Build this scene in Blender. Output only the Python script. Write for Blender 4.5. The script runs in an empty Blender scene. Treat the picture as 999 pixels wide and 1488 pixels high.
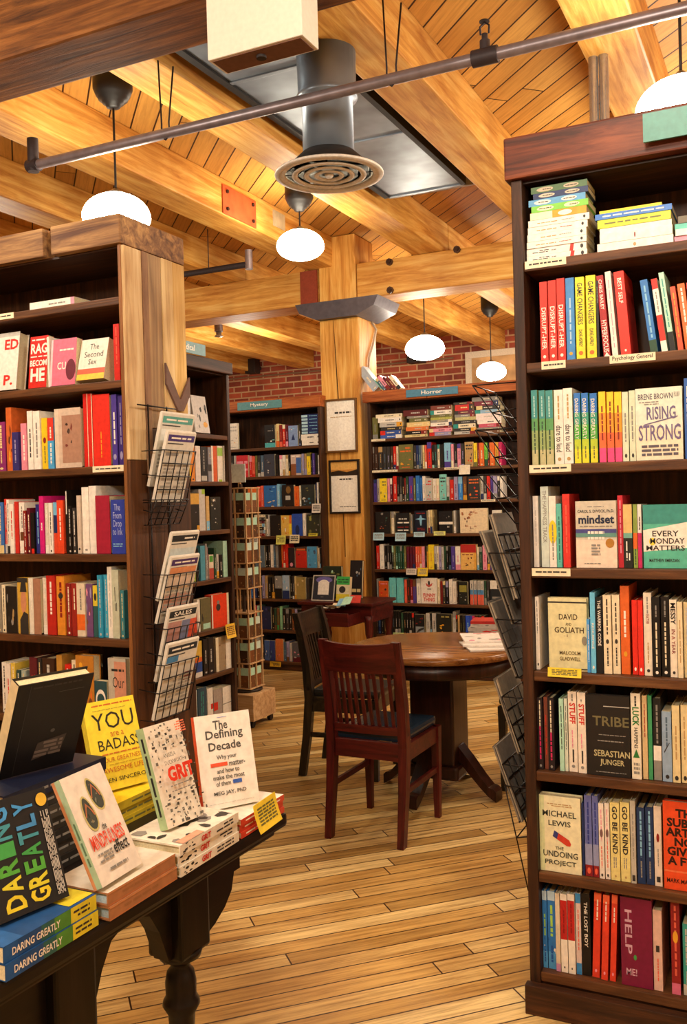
import bpy, bmesh, math, random
from mathutils import Vector, Matrix
random.seed(11)
SC = bpy.context.scene
COL = SC.collection
PI = math.pi
def rad(d): return d*PI/180
# ------------------------------------------------------------------ camera
F = 1350.0; EYE = 1.5
YAW = rad(26); ROLL = 0.027; PIT = math.atan(19/F)
RC = Matrix.Rotation(YAW,3,'Z') @ Matrix.Rotation(PI/2-PIT,3,'X') @ Matrix.Rotation(-ROLL,3,'Z')
cd = bpy.data.cameras.new('camera'); cam = bpy.data.objects.new('camera', cd); COL.objects.link(cam)
cam.matrix_world = Matrix.Translation((0,0,EYE)) @ RC.to_4x4()
cd.sensor_fit = 'HORIZONTAL'; cd.sensor_width = 36; cd.lens = 36*F/999; cd.clip_start = .05; cd.clip_end = 60
SC.camera = cam
def ray(px,py): return RC @ Vector(((px-499.5)/F, -(py-744)/F, -1.0))
def onY(px,py,y): d = ray(px,py); t = y/d.y; return Vector((d.x*t, y, EYE+d.z*t))
def onX(px,py,x): d = ray(px,py); t = x/d.x; return Vector((x, d.y*t, EYE+d.z*t))
def onZ(px,py,z): d = ray(px,py); t = (z-EYE)/d.z; return Vector((d.x*t, d.y*t, z))
def proj(p):
    q = RC.transposed() @ (Vector(p)-Vector((0,0,EYE))); return 499.5+F*q.x/-q.z, 744-F*q.y/-q.z
# ------------------------------------------------------------------ materials
def lin(h):
    h = h.lstrip('#'); v = [int(h[i:i+2],16)/255 for i in (0,2,4)]
    return [c/12.92 if c <= .04045 else ((c+.055)/1.055)**2.4 for c in v]+[1]
K = dict(w='#ece6da',iv='#e8dcbc',cr='#dcc88e',tn='#b5935f',br='#70482a',db='#3d271b',bk='#161311',dk='#33302e',gy='#8a8781',lg='#bdbab2',
 rd='#d02a1c',dr='#85201b',mr='#5e1626',co='#e2624a',og='#dd6a28',go='#dca02e',ye='#ecd02c',li='#a3c23c',gn='#42934c',dg='#274a34',te='#2f938c',
 aq='#7fcac2',mi='#aedbc4',lb='#84bcdc',bl='#2e70bd',nv='#1e2f60',pu='#503c90',lv='#9c96bc',pk='#e392a6',mg='#c0265f',cy='#4fb8c8',sl='#4f677e',ol='#6f6e3c',pg='#d8cba4')
NAMES = dict(w='white',iv='ivory',cr='cream',tn='tan',br='brown',db='dark brown',bk='black',dk='charcoal',gy='grey',lg='pale grey',rd='red',dr='dark red',
 mr='maroon',co='coral',og='orange',go='gold',ye='yellow',li='lime',gn='green',dg='dark green',te='teal',aq='aqua',mi='mint',lb='light blue',bl='blue',
 nv='navy',pu='purple',lv='lavender',pk='pink',mg='magenta',cy='cyan',sl='slate',ol='olive',pg='page')
MC = {}
def mat(h, rough=.5, metal=0.0, var=.10, nscale=60, spec=.35):
    h = K.get(h,h); key = (h,rough,metal,var,nscale,spec)
    if key in MC: return MC[key]
    m = bpy.data.materials.new('paint_'+h.strip('#')); m.use_nodes = True
    nt = m.node_tree; b = nt.nodes['Principled BSDF']
    b.inputs['Roughness'].default_value = rough; b.inputs['Metallic'].default_value = metal
    b.inputs['Specular IOR Level'].default_value = spec
    tc = nt.nodes.new('ShaderNodeTexCoord'); n = nt.nodes.new('ShaderNodeTexNoise')
    n.inputs['Scale'].default_value = nscale; n.inputs['Detail'].default_value = 2
    nt.links.new(tc.outputs['Object'], n.inputs['Vector'])
    r = nt.nodes.new('ShaderNodeValToRGB'); c = lin(h)
    r.color_ramp.elements[0].position = .3; r.color_ramp.elements[1].position = .7
    r.color_ramp.elements[0].color = [max(0,x*(1-var)) for x in c[:3]]+[1]
    r.color_ramp.elements[1].color = [min(1,x*(1+var)) for x in c[:3]]+[1]
    nt.links.new(n.outputs['Fac'], r.inputs['Fac']); nt.links.new(r.outputs['Color'], b.inputs['Base Color'])
    MC[key] = m; return m
def wood(name, c1, c2, c3, axis, scale=7, rough=.5, stretch=14, spec=.3, bump=.15, knots=.5):
    key = ('wood',name,axis)
    if key in MC: return MC[key]
    m = bpy.data.materials.new('wood_'+name); m.use_nodes = True
    nt = m.node_tree; L = nt.links.new; b = nt.nodes['Principled BSDF']; b.inputs['Roughness'].default_value = rough
    b.inputs['Specular IOR Level'].default_value = spec
    tc = nt.nodes.new('ShaderNodeTexCoord'); mp = nt.nodes.new('ShaderNodeMapping')
    s = [stretch]*3; s['xyz'.index(axis)] = 1.0; mp.inputs['Scale'].default_value = s
    L(tc.outputs['Object'], mp.inputs['Vector'])
    n = nt.nodes.new('ShaderNodeTexNoise'); n.inputs['Scale'].default_value = scale*.35; n.inputs['Detail'].default_value = 7; n.inputs['Roughness'].default_value = .65; n.inputs['Distortion'].default_value = .6
    L(mp.outputs['Vector'], n.inputs['Vector'])
    r = nt.nodes.new('ShaderNodeValToRGB'); e = r.color_ramp.elements
    e[0].position = .32; e[0].color = lin(c1); e[1].position = .68; e[1].color = lin(c3); q = e.new(.5); q.color = lin(c2)
    L(n.outputs['Fac'], r.inputs['Fac'])
    n2 = nt.nodes.new('ShaderNodeTexNoise'); n2.inputs['Scale'].default_value = 2.2; n2.inputs['Detail'].default_value = 3
    L(tc.outputs['Object'], n2.inputs['Vector'])
    r2 = nt.nodes.new('ShaderNodeValToRGB'); r2.color_ramp.elements[0].position = .3; r2.color_ramp.elements[0].color = (.52,.40,.30,1); r2.color_ramp.elements[1].position = .62; r2.color_ramp.elements[1].color = (1,1,1,1)
    L(n2.outputs['Fac'], r2.inputs['Fac'])
    mx = nt.nodes.new('ShaderNodeMix'); mx.data_type = 'RGBA'; mx.blend_type = 'MULTIPLY'; mx.inputs['Factor'].default_value = knots
    L(r.outputs['Color'], mx.inputs['A']); L(r2.outputs['Color'], mx.inputs['B']); L(mx.outputs['Result'], b.inputs['Base Color'])
    bp = nt.nodes.new('ShaderNodeBump'); bp.inputs['Strength'].default_value = bump; bp.inputs['Distance'].default_value = .01
    L(n.outputs['Fac'], bp.inputs['Height']); L(bp.outputs['Normal'], b.inputs['Normal'])
    MC[key] = m; return m
def planks(name, c1, c2, joint, angle, width, length, rough=.4, joint_w=.02, plane='xy', grain=.5, spec=.4):
    m = bpy.data.materials.new('planks_'+name); m.use_nodes = True
    nt = m.node_tree; L = nt.links.new; b = nt.nodes['Principled BSDF']; b.inputs['Roughness'].default_value = rough
    b.inputs['Specular IOR Level'].default_value = spec
    tc = nt.nodes.new('ShaderNodeTexCoord'); mp = nt.nodes.new('ShaderNodeMapping'); mp.inputs['Rotation'].default_value = (0,0,angle)
    L(tc.outputs['Object'], mp.inputs['Vector'])
    def MT(op,a,b=None,c=None):
        q = nt.nodes.new('ShaderNodeMath'); q.operation = op
        for i,x in enumerate((a,b,c)):
            if x is None: continue
            if isinstance(x,(int,float)): q.inputs[i].default_value = x
            else: L(x,q.inputs[i])
        return q.outputs[0]
    sx = nt.nodes.new('ShaderNodeSeparateXYZ'); L(mp.outputs['Vector'], sx.inputs[0])
    rowf = MT('DIVIDE',sx.outputs['Y'],width); row = MT('FLOOR',rowf)
    wn = nt.nodes.new('ShaderNodeTexWhiteNoise'); wn.noise_dimensions = '1D'; L(row, wn.inputs['W'])
    uf = MT('ADD',MT('DIVIDE',sx.outputs['X'],length),MT('MULTIPLY',wn.outputs['Value'],7.3)); cell = MT('FLOOR',uf)
    w2 = nt.nodes.new('ShaderNodeTexWhiteNoise'); w2.noise_dimensions = '2D'; cb = nt.nodes.new('ShaderNodeCombineXYZ'); L(row,cb.inputs[0]); L(cell,cb.inputs[1]); L(cb.outputs[0],w2.inputs['Vector'])
    rv = MT('ABSOLUTE',MT('SUBTRACT',MT('FRACT',rowf),.5)); ru = MT('ABSOLUTE',MT('SUBTRACT',MT('FRACT',uf),.5))
    jt = MT('MAXIMUM',MT('GREATER_THAN',rv,.5-joint_w*.5),MT('GREATER_THAN',ru,.5-joint_w*.5*width/length))
    pr = nt.nodes.new('ShaderNodeValToRGB'); pe = pr.color_ramp.elements; pe[0].color = lin(c2); pe[1].color = lin(c1); q3 = pe.new(.12); q3.color = [x*.72 for x in lin(c2)[:3]]+[1]; q4 = pe.new(.3); q4.color = lin(c2)
    L(w2.outputs['Value'], pr.inputs['Fac'])
    bmx = nt.nodes.new('ShaderNodeMix'); bmx.data_type = 'RGBA'; L(jt,bmx.inputs['Factor']); L(pr.outputs['Color'],bmx.inputs['A']); bmx.inputs['B'].default_value = lin(joint)
    m2 = nt.nodes.new('ShaderNodeMapping'); m2.inputs['Scale'].default_value = (1.2,26,1); L(mp.outputs['Vector'], m2.inputs['Vector'])
    n = nt.nodes.new('ShaderNodeTexNoise'); n.inputs['Scale'].default_value = 2.2; n.inputs['Detail'].default_value = 8; n.inputs['Roughness'].default_value = .7; n.inputs['Distortion'].default_value = .4
    L(m2.outputs['Vector'], n.inputs['Vector'])
    r = nt.nodes.new('ShaderNodeValToRGB'); r.color_ramp.elements[0].position = .34; r.color_ramp.elements[0].color = (.44,.35,.25,1); r.color_ramp.elements[1].position = .58; r.color_ramp.elements[1].color = (1,1,1,1)
    L(n.outputs['Fac'], r.inputs['Fac'])
    mx = nt.nodes.new('ShaderNodeMix'); mx.data_type = 'RGBA'; mx.blend_type = 'MULTIPLY'; mx.inputs['Factor'].default_value = grain
    L(bmx.outputs['Result'], mx.inputs['A']); L(r.outputs['Color'], mx.inputs['B'])
    n3 = nt.nodes.new('ShaderNodeTexNoise'); n3.inputs['Scale'].default_value = 1.3; n3.inputs['Detail'].default_value = 4; L(mp.outputs['Vector'], n3.inputs['Vector'])
    r3 = nt.nodes.new('ShaderNodeValToRGB'); r3.color_ramp.elements[0].position = .35; r3.color_ramp.elements[0].color = (.60,.53,.46,1); r3.color_ramp.elements[1].position = .6; r3.color_ramp.elements[1].color = (1,1,1,1)
    L(n3.outputs['Fac'], r3.inputs['Fac'])
    m3 = nt.nodes.new('ShaderNodeMix'); m3.data_type = 'RGBA'; m3.blend_type = 'MULTIPLY'; m3.inputs['Factor'].default_value = grain
    L(mx.outputs['Result'], m3.inputs['A']); L(r3.outputs['Color'], m3.inputs['B']); L(m3.outputs['Result'], b.inputs['Base Color'])
    bp = nt.nodes.new('ShaderNodeBump'); bp.invert = True; bp.inputs['Strength'].default_value = .4; bp.inputs['Distance'].default_value = .004
    L(jt, bp.inputs['Height']); L(bp.outputs['Normal'], b.inputs['Normal'])
    return m
def brickmat():
    m = bpy.data.materials.new('brickwork'); m.use_nodes = True
    nt = m.node_tree; L = nt.links.new; b = nt.nodes['Principled BSDF']; b.inputs['Roughness'].default_value = .85
    tc = nt.nodes.new('ShaderNodeTexCoord'); mp = nt.nodes.new('ShaderNodeMapping'); mp.inputs['Rotation'].default_value = (rad(90),0,0)
    L(tc.outputs['Object'], mp.inputs['Vector'])
    br = nt.nodes.new('ShaderNodeTexBrick'); br.inputs['Scale'].default_value = 1
    br.inputs['Brick Width'].default_value = .27; br.inputs['Row Height'].default_value = .092; br.inputs['Mortar Size'].default_value = .011; br.inputs['Bias'].default_value = -.1
    br.inputs['Color1'].default_value = lin('#b5573a'); br.inputs['Color2'].default_value = lin('#7e3a2c'); br.inputs['Mortar'].default_value = lin('#c9a27a')
    L(mp.outputs['Vector'], br.inputs['Vector'])
    n = nt.nodes.new('ShaderNodeTexNoise'); n.inputs['Scale'].default_value = 5; n.inputs['Detail'].default_value = 5; L(mp.outputs['Vector'], n.inputs['Vector'])
    mx = nt.nodes.new('ShaderNodeMix'); mx.data_type = 'RGBA'; mx.blend_type = 'OVERLAY'; mx.inputs['Factor'].default_value = .6
    L(br.outputs['Color'], mx.inputs['A']); L(n.outputs['Fac'], mx.inputs['B']); L(mx.outputs['Result'], b.inputs['Base Color'])
    bp = nt.nodes.new('ShaderNodeBump'); bp.invert = True; bp.inputs['Strength'].default_value = .6; bp.inputs['Distance'].default_value = .01
    L(br.outputs['Fac'], bp.inputs['Height']); L(bp.outputs['Normal'], b.inputs['Normal'])
    return m
def emis(name, col, strength):
    m = bpy.data.materials.new(name); m.use_nodes = True; nt = m.node_tree; b = nt.nodes['Principled BSDF']
    b.inputs['Base Color'].default_value = lin('#fff6e4'); b.inputs['Roughness'].default_value = .2
    b.inputs['Emission Color'].default_value = lin(col); b.inputs['Emission Strength'].default_value = strength
    return m
def darkwood(axis): return wood('walnut','#24150c','#3d2414','#5a361e',axis,knots=.4)
def midwood(axis): return wood('shelf_walnut','#3a2415','#5c3a20','#7a5230',axis,knots=.4)
def redwood(axis): return wood('mahogany','#2e0b0a','#4a1411','#611f18',axis,rough=.35,bump=.05)
def pine(axis): return wood('fir','#b8762c','#dca24c','#eec472',axis,scale=5,knots=.55,rough=.55)
def grey(axis): return wood('barnwood','#8a6a4e','#c9a878','#ead2a2',axis,scale=6,knots=.8,rough=.7)
# ------------------------------------------------------------------ mesh builder
class MB:
    def __init__(s): s.v=[]; s.f=[]; s.m=[]; s.mats=[]; s.sm=[]
    def mi(s,m):
        if m not in s.mats: s.mats.append(m)
        return s.mats.index(m)
    def add(s,vs,fs,m,smooth=False,M=None):
        o=len(s.v); i=s.mi(m)
        s.v += [tuple(M@Vector(p)) if M is not None else tuple(p) for p in vs]
        for f in fs: s.f.append([o+k for k in f]); s.m.append(i); s.sm.append(smooth)
        return s
    def box(s,x0,x1,y0,y1,z0,z1,m,c=0,M=None):
        if c<=0:
            vs=[(x,y,z) for z in (z0,z1) for y in (y0,y1) for x in (x0,x1)]
            return s.add(vs,[(0,2,3,1),(4,5,7,6),(0,1,5,4),(2,6,7,3),(0,4,6,2),(1,3,7,5)],m,M=M)
        bm=bmesh.new(); bmesh.ops.create_cube(bm,size=1)
        for v in bm.verts: v.co=Vector((x0+(v.co.x+.5)*(x1-x0),y0+(v.co.y+.5)*(y1-y0),z0+(v.co.z+.5)*(z1-z0)))
        bmesh.ops.bevel(bm,geom=list(bm.edges),offset=min(c,.45*min(abs(x1-x0),abs(y1-y0),abs(z1-z0))),segments=2,profile=.6,affect='EDGES')
        return s.bm(bm,m,M)
    def bm(s,bm,m,M=None,smooth=False):
        bm.verts.index_update()
        s.add([v.co.copy() for v in bm.verts],[[v.index for v in f.verts] for f in bm.faces],m,smooth,M); bm.free(); return s
    def cyl(s,p0,p1,r0,m,r1=None,n=16,caps=True,smooth=True):
        r1=r0 if r1 is None else r1; p0=Vector(p0); p1=Vector(p1); d=(p1-p0).normalized()
        a=d.orthogonal().normalized(); b=d.cross(a); vs=[]
        for p,r in ((p0,r0),(p1,r1)):
            for k in range(n): t=2*PI*k/n; vs.append(p+a*r*math.cos(t)+b*r*math.sin(t))
        s.add(vs,[(k,(k+1)%n,n+(k+1)%n,n+k) for k in range(n)],m,smooth)
        if caps: s.add(vs[:n],[list(range(n))[::-1]],m); s.add(vs[n:],[list(range(n))],m)
        return s
    def tube(s,pts,r,m,n=8,closed=False):
        pts=[Vector(p) for p in pts]; vs=[]; N=len(pts); up=None
        for i,p in enumerate(pts):
            a=pts[(i-1)%N] if (i>0 or closed) else p; b=pts[(i+1)%N] if (i<N-1 or closed) else p
            d=(b-a).normalized()
            if up is None: up=d.orthogonal().normalized()
            up=(up-d*up.dot(d)); up=up.normalized() if up.length>1e-6 else d.orthogonal().normalized()
            q=d.cross(up)
            rr=r[i] if isinstance(r,(list,tuple)) else r
            for k in range(n): t=2*PI*k/n; vs.append(p+up*rr*math.cos(t)+q*rr*math.sin(t))
        fs=[]
        for i in range(N if closed else N-1):
            j=(i+1)%N
            for k in range(n): fs.append((i*n+k,i*n+(k+1)%n,j*n+(k+1)%n,j*n+k))
        if not closed: fs.append(tuple(range(n))[::-1]); fs.append(tuple((N-1)*n+k for k in range(n)))
        return s.add(vs,fs,m,True)
    def lathe(s,prof,m,n=24,M=None,smooth=True,c=(0,0)):
        vs=[];N=len(prof)
        for r,z in prof:
            for k in range(n): t=2*PI*k/n; vs.append((c[0]+r*math.cos(t),c[1]+r*math.sin(t),z))
        fs=[(i*n+k,i*n+(k+1)%n,(i+1)*n+(k+1)%n,(i+1)*n+k) for i in range(N-1) for k in range(n)]
        if prof[0][0]>1e-5: fs.append(tuple(range(n))[::-1])
        if prof[-1][0]>1e-5: fs.append(tuple((N-1)*n+k for k in range(n)))
        return s.add(vs,fs,m,smooth,M)
    def prism(s,poly,h0,h1,m,axis='z',M=None):
        n=len(poly)
        P={'z':lambda a,b,h:(a,b,h),'y':lambda a,b,h:(a,h,b),'x':lambda a,b,h:(h,a,b)}[axis]
        vs=[P(a,b,h0) for a,b in poly]+[P(a,b,h1) for a,b in poly]
        fs=[tuple(range(n))[::-1],tuple(range(n,2*n))]+[(k,(k+1)%n,n+(k+1)%n,n+k) for k in range(n)]
        bm=bmesh.new(); bv=[bm.verts.new(v) for v in vs]
        for f in fs: bm.faces.new([bv[k] for k in f])
        bmesh.ops.recalc_face_normals(bm,faces=bm.faces)
        return s.bm(bm,m,M)
    def mesh(s,name):
        me=bpy.data.meshes.new(name); me.from_pydata(s.v,[],s.f)
        for m in s.mats: me.materials.append(m)
        me.polygons.foreach_set('material_index',s.m); me.polygons.foreach_set('use_smooth',s.sm); me.update(); return me
    def build(s,name,parent=None,loc=(0,0,0),rot=(0,0,0)):
        o=bpy.data.objects.new(name,s.mesh(name)); COL.objects.link(o); o.location=loc; o.rotation_euler=rot
        if parent: o.parent=parent
        return o
def tag(o,label=None,cat=None,group=None,kind=None):
    if label: o['label']=label
    if cat: o['category']=cat
    if group: o['group']=group
    if kind: o['kind']=kind
    return o
def empty(name,loc=(0,0,0),rot=(0,0,0),label=None,cat=None,group=None):
    o=bpy.data.objects.new(name,None); o.empty_display_size=.05; COL.objects.link(o); o.location=loc; o.rotation_euler=rot
    return tag(o,label,cat,group)
def struct(o): o['kind']='structure'; return o
# ------------------------------------------------------------------ printed decoration
TX={}
def glyphs(s,bold=.012):
    if (s,bold) in TX: return TX[(s,bold)]
    cu=bpy.data.curves.new('lettering','FONT'); cu.body=s; cu.resolution_u=2; cu.offset=bold; cu.dimensions='2D'; cu.fill_mode='FRONT'; cu.space_line=.85; cu.align_x='CENTER'
    ob=bpy.data.objects.new('lettering',cu); me=ob.to_mesh()
    vs=[(v.co.x,v.co.y) for v in me.vertices]; fs=[list(p.vertices) for p in me.polygons]; ob.to_mesh_clear()
    bpy.data.objects.remove(ob); bpy.data.curves.remove(cu)
    x0=min(v[0] for v in vs);x1=max(v[0] for v in vs);y0=min(v[1] for v in vs);y1=max(v[1] for v in vs)
    vs=[((x-x0)/(x1-x0),(y-y0)/(y1-y0)) for x,y in vs]
    TX[(s,bold)]=(vs,fs,(x1-x0)/(y1-y0)); return TX[(s,bold)]
def decals(mb,ops,W,Hh,P,rng,eps0=.0003,rough=.45):
    """P(u,v,e): face coordinates (0..1) and lift -> local point."""
    e=eps0
    def put(vs,fs,col): mb.add([P(u,v,e) for u,v in vs],fs,mat(col,rough))
    for op in ops:
        k=op[0]
        if k=='r':
            _,a,b,c,d,col=op[:6]; put([(a,b),(c,b),(c,d),(a,d)],[(0,1,2,3)],col)
        elif k=='p':
            _,pts,col=op; put(pts,[tuple(range(len(pts)))],col)
        elif k=='e':
            _,a,b,c,d,col=op[:6]; n=20
            put([((a+c)/2+(c-a)/2*math.cos(2*PI*i/n),(b+d)/2+(d-b)/2*math.sin(2*PI*i/n)) for i in range(n)],[tuple(range(n))],col)
        elif k=='t':
            _,s,a,b,c,d,col=op[:7]; rot=op[7] if len(op)>7 else 0; bold=op[8] if len(op)>8 else .015
            vs,fs,ar=glyphs(s,bold)
            if rot==0: q=[(a+x*(c-a),b+y*(d-b)) for x,y in vs]
            elif rot==-90: q=[(a+y*(c-a),d-x*(d-b)) for x,y in vs]
            else: q=[(c-y*(c-a),b+x*(d-b)) for x,y in vs]
            put(q,fs,col)
        elif k=='b':
            _,a,b,c,d,col,n=op[:7]; rot=op[7] if len(op)>7 else 0; unit=op[8] if len(op)>8 else .05
            vs=[];fs=[]
            for i in range(n):
                t0=i/n+(.27/n if n<3 else .2/n); t1=i/n+(.73/n if n<3 else .8/n); x=0.0
                while x<1:
                    w=rng.uniform(1,3.2)*unit; x1=min(1,x+w)
                    if not(x==0 and rng.random()<.2):
                        o=len(vs)
                        q=[(x,t0),(x1,t0),(x1,t1),(x,t1)]
                        vs+= [(a+p*(c-a),b+r*(d-b)) if rot==0 else (a+r*(c-a),d-p*(d-b)) for p,r in q]; fs.append((o,o+1,o+2,o+3))
                    x=x1+unit*.4
            put(vs,fs,col)
        elif k=='n':   # scattered print: n blotches in the box
            _,a,b,c,d,cols,n=op[:7]
            for i in range(n):
                u=rng.uniform(a,c);v=rng.uniform(b,d);su=rng.uniform(.06,.2)*(c-a);sv=rng.uniform(.05,.16)*(d-b)
                q=[(min(c,max(a,u+su*math.cos(t)*rng.uniform(.5,1))),min(d,max(b,v+sv*math.sin(t)*rng.uniform(.5,1)))) for t in [2*PI*j/7 for j in range(7)]]
                put(q,[tuple(range(7))],cols[i%len(cols)]); e+=.00004
        e+=.00015
def bookmesh(W,t,h,col,orient,front=(),spine=(),back=(),page='pg',hard=True,rng=random,split=True,pagecol=None):
    """a book; canonical: front faces -y, spine at -x. orient out | spine | flat. returns (cover MB, pages MB)"""
    if orient=='out': M=Matrix.Identity(4)
    elif orient=='spine': M=Matrix.Translation((0,W,0)) @ Matrix.Rotation(PI/2,4,'Z')   # x->y, y->-x : spine to -y
    else: M=None
    if orient=='spine': M=Matrix.Translation((t,0,0)) @ Matrix.Rotation(PI/2,4,'Z')
    if orient=='flat': M=Matrix.Translation((h,0,0)) @ Matrix.Rotation(-PI/2,4,'Y') @ Matrix.Translation((t,0,0)) @ Matrix.Rotation(PI/2,4,'Z')
    cv=MB(); c=mat(col,.42); b=.0025 if hard else .0012; ins=.004 if hard else .0008
    cv.box(0,W,0,b,0,h,c,M=M); cv.box(0,W,t-b,t,0,h,c,M=M); cv.box(0,b,b,t-b,0,h,c,M=M)
    decals(cv,front,W,h,lambda u,v,e:M@Vector((u*W,-e,v*h)),rng)
    decals(cv,back,W,h,lambda u,v,e:M@Vector(((1-u)*W,t+e,v*h)),rng)
    decals(cv,spine,t,h,lambda u,v,e:M@Vector((-e,(1-u)*t,v*h)),rng)
    pg=MB() if split else cv
    pg.box(b,W-ins,b,t-b,ins,h-ins,mat(page,.8,nscale=300,var=.12),M=M)
    return cv,pg
def finish(name,cv,pg,loc,rot,label,group,cat='book',parts=True):
    if parts:
        o=empty(name,loc,rot,label,cat,group); cv.build('cover',o); pg.build('page_block',o); return o
    o=cv.build(name,None,loc,rot); return tag(o,label,cat,group)
ORD=['first','second','third','fourth','fifth','sixth','seventh','eighth','ninth','tenth','eleventh','twelfth','thirteenth','fourteenth','fifteenth','sixteenth','seventeenth','eighteenth','nineteenth','twentieth']
def ordn(i):
    if i<20: return ORD[i]
    t={2:'twenty',3:'thirty',4:'forty'}; a,b=divmod(i+1,10)
    return {20:'twentieth',30:'thirtieth',40:'fortieth'}[i+1] if b==0 else t[a]+'-'+ORD[b-1]
def _lab(h):
    r,g,b=lin(h)[:3]
    f=lambda t: t**(1/3) if t>.008856 else 7.787*t+16/116
    x,y,z=f((.4124*r+.3576*g+.1805*b)/.9505),f(.2126*r+.7152*g+.0722*b),f((.0193*r+.1192*g+.9505*b)/1.089)
    return (116*y-16,500*(x-y),200*(y-z))
_LN={k:_lab(K[k]) for k in NAMES if k!='pg'}
def cname(c):
    if c in NAMES: return NAMES[c]
    q=_lab(c); return NAMES[min(_LN,key=lambda k:.5*(_LN[k][0]-q[0])**2+(_LN[k][1]-q[1])**2+(_LN[k][2]-q[2])**2)]
# ------------------------------------------------------------------ rows of books
def S(txt,col,v0=.12,v1=.9,u0=.2,u1=.8,bold=.012): return ('t',txt,u0,v0,u1,v1,col,-90,bold)
LIGHT=set('w iv cr lg ye pk mi aq lb li pg cy tn'.split())
def autospine(c,c2,rng,small):
    ink=c2 or ('dk' if c in LIGHT else rng.choice(['iv','cr','w','lg']))
    ops=[]
    if small:
        k=rng.random()
        if k<.35: ops.append(('r',0,.0,1,rng.uniform(.12,.3),rng.choice(['dk','nv','w','dr','go','lb']) if c2 is None else c2))
        elif k<.5: ops.append(('r',0,rng.uniform(.7,.85),1,1,rng.choice(['dk','w','rd','te','cr']) if c2 is None else c2))
        ops.append(('b',.28,.32,.72,.68,ink,1,-90,.09))
        ops.append(('e',.3,.05,.7,.1,ink))
    else:
        if rng.random()<.4: ops.append(('r',0,.0,1,rng.uniform(.08,.2),ink))
        a=rng.uniform(.4,.5)
        ops+=[('b',.25,a,.75,.93,ink,1,-90,.06),('b',.35,.16,.65,a-.05,ink,1,-90,.05),('e',.3,.03,.7,.075,ink)]
    return ops
def autofront(c,c2,rng):
    ink=c2 or ('dk' if c in LIGHT else 'iv'); alt=rng.choice(['rd','go','lb','te','og','lg'])
    return [('n',.12,.12,.88,.6,[ink,alt],4),('b',.12,.66,.88,.92,ink,2,0,.16),('b',.2,.04,.8,.11,ink,1,0,.1)]
class Row:
    def __init__(s,case,shelf,z,axis,plane,name,group,rot=0,parts=False,depth=.13,lo=-1e9,hi=1e9):
        s.hi=hi; s.lo=lo
        s.case,s.shelf,s.z,s.axis,s.plane,s.name,s.group,s.parts,s.depth=case,shelf,z,axis,plane,name,group,parts,depth
        s.items=[]; s.rng=random.Random(case+shelf); s.last=lo
    def hit(s,px,py): return onY(px,py,s.plane) if s.axis=='y' else onX(px,py,s.plane)
    def co(s,p): return p.x if s.axis=='y' else p.y
    def pyshelf(s,px):
        c=s.co(s.hit(px,700))
        for _ in range(4):
            q=(c,s.plane,s.z) if s.axis=='y' else (s.plane,c,s.z); py=proj(q)[1]; c=s.co(s.hit(px,py))
        return py
    def place(s,c,dz=0,back=0):
        return (c,s.plane+back,s.z+dz) if s.axis=='y' else (s.plane-back,c,s.z+dz)
    def rz(s): return 0 if s.axis=='y' else PI/2
    def book(s,kind,x0,x1,yt,c,ops=None,c2=None,lean=0,hard=None,t=None,back=0,tilt=0,small=None,right=None,label=None,front=None,W=None,spine=None):
        small=not s.parts if small is None else small
        xm=(x0+x1)/2; ps=s.pyshelf(xm); ym=(yt+ps)/2
        if lean: ym=ps-2
        c0=s.co(s.hit(x0,ym)); c1=s.co(s.hit(x1,ym)); zt=s.hit(xm,yt).z; h=max(.05,zt-s.z-.001)
        c0=max(c0,s.last+.0008)
        if c1>s.hi-.001: c1=s.hi-.001
        if c1-c0<.005: return s
        if lean: h=h/math.cos(rad(lean))
        w=max(.006,c1-c0-.0006); rng=s.rng; hard=(h>.2) if hard is None else hard
        if kind=='s':
            W=W or min(s.depth,h*.66); th=w
            ops=autospine(c,c2,rng,small) if ops is None else ops
            cv,pg=bookmesh(W,th,h,c,'spine',front or (),ops,(),hard=hard,rng=rng,split=s.parts)
            s.last=c0+w if not lean else c0+w/math.cos(rad(lean))
            b=back+rng.uniform(0,.012)
        else:
            th=t or .022; th=min(th,s.depth)
            ops=autofront(c,c2,rng) if ops is None else ops
            cv,pg=bookmesh(w,th,h,c,'out',ops,spine or (),(),hard=hard,rng=rng,split=s.parts)
            s.last=c0+w; b=back
        z=.0012
        if tilt: z+=th*math.sin(rad(tilt))
        s.items.append(dict(kind=kind,c=c,cv=cv,pg=pg,loc=s.place(c0,z,b),rot=(-rad(tilt),-rad(lean),s.rz()),label=label,seq=True))
        return s
    def stack(s,n,rows,depth=.16,gap=0):
        """rows from the bottom up: (x0,x1,thickness px,colour[,ops])"""
        z=.0012; N=len(rows)
        for i,r in enumerate(rows):
            x0,x1,tp,c=r[:4]; ops=r[4] if len(r)>4 else None
            py=s.pyshelf((x0+x1)/2)
            a=s.hit(x0,py-10); b=s.hit(x1,py-10); c0=s.co(a); L=s.co(b)-c0; c0=max(min(c0,s.hi-L-.002),s.lo+.002)
            th=abs(s.hit(x0,py).z-s.hit(x0,py-tp).z)*.955
            ops=autospine(c,None,s.rng,not s.parts) if ops is None else ops
            dep=min(depth,L*.7)
            cv,pg=bookmesh(dep,th-.0005,L,c,'flat',(),ops,(),hard=False,rng=s.rng,split=s.parts)
            pos='bottom' if i==0 else 'topmost' if i==N-1 else ordn(N-1-i)+' down'
            col=cname(c)
            s.items.append(dict(kind='k',c=c,cv=cv,pg=pg,loc=s.place(c0,z,s.rng.uniform(0,.008)),rot=(0,0,s.rz()),
              label='%s book lying flat, %s in %s stack, %s, %s'%(col,pos,n,s.shelf,s.case),seq=False))
            z+=th
            s.last=max(s.last,c0+L)
        return s
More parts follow.
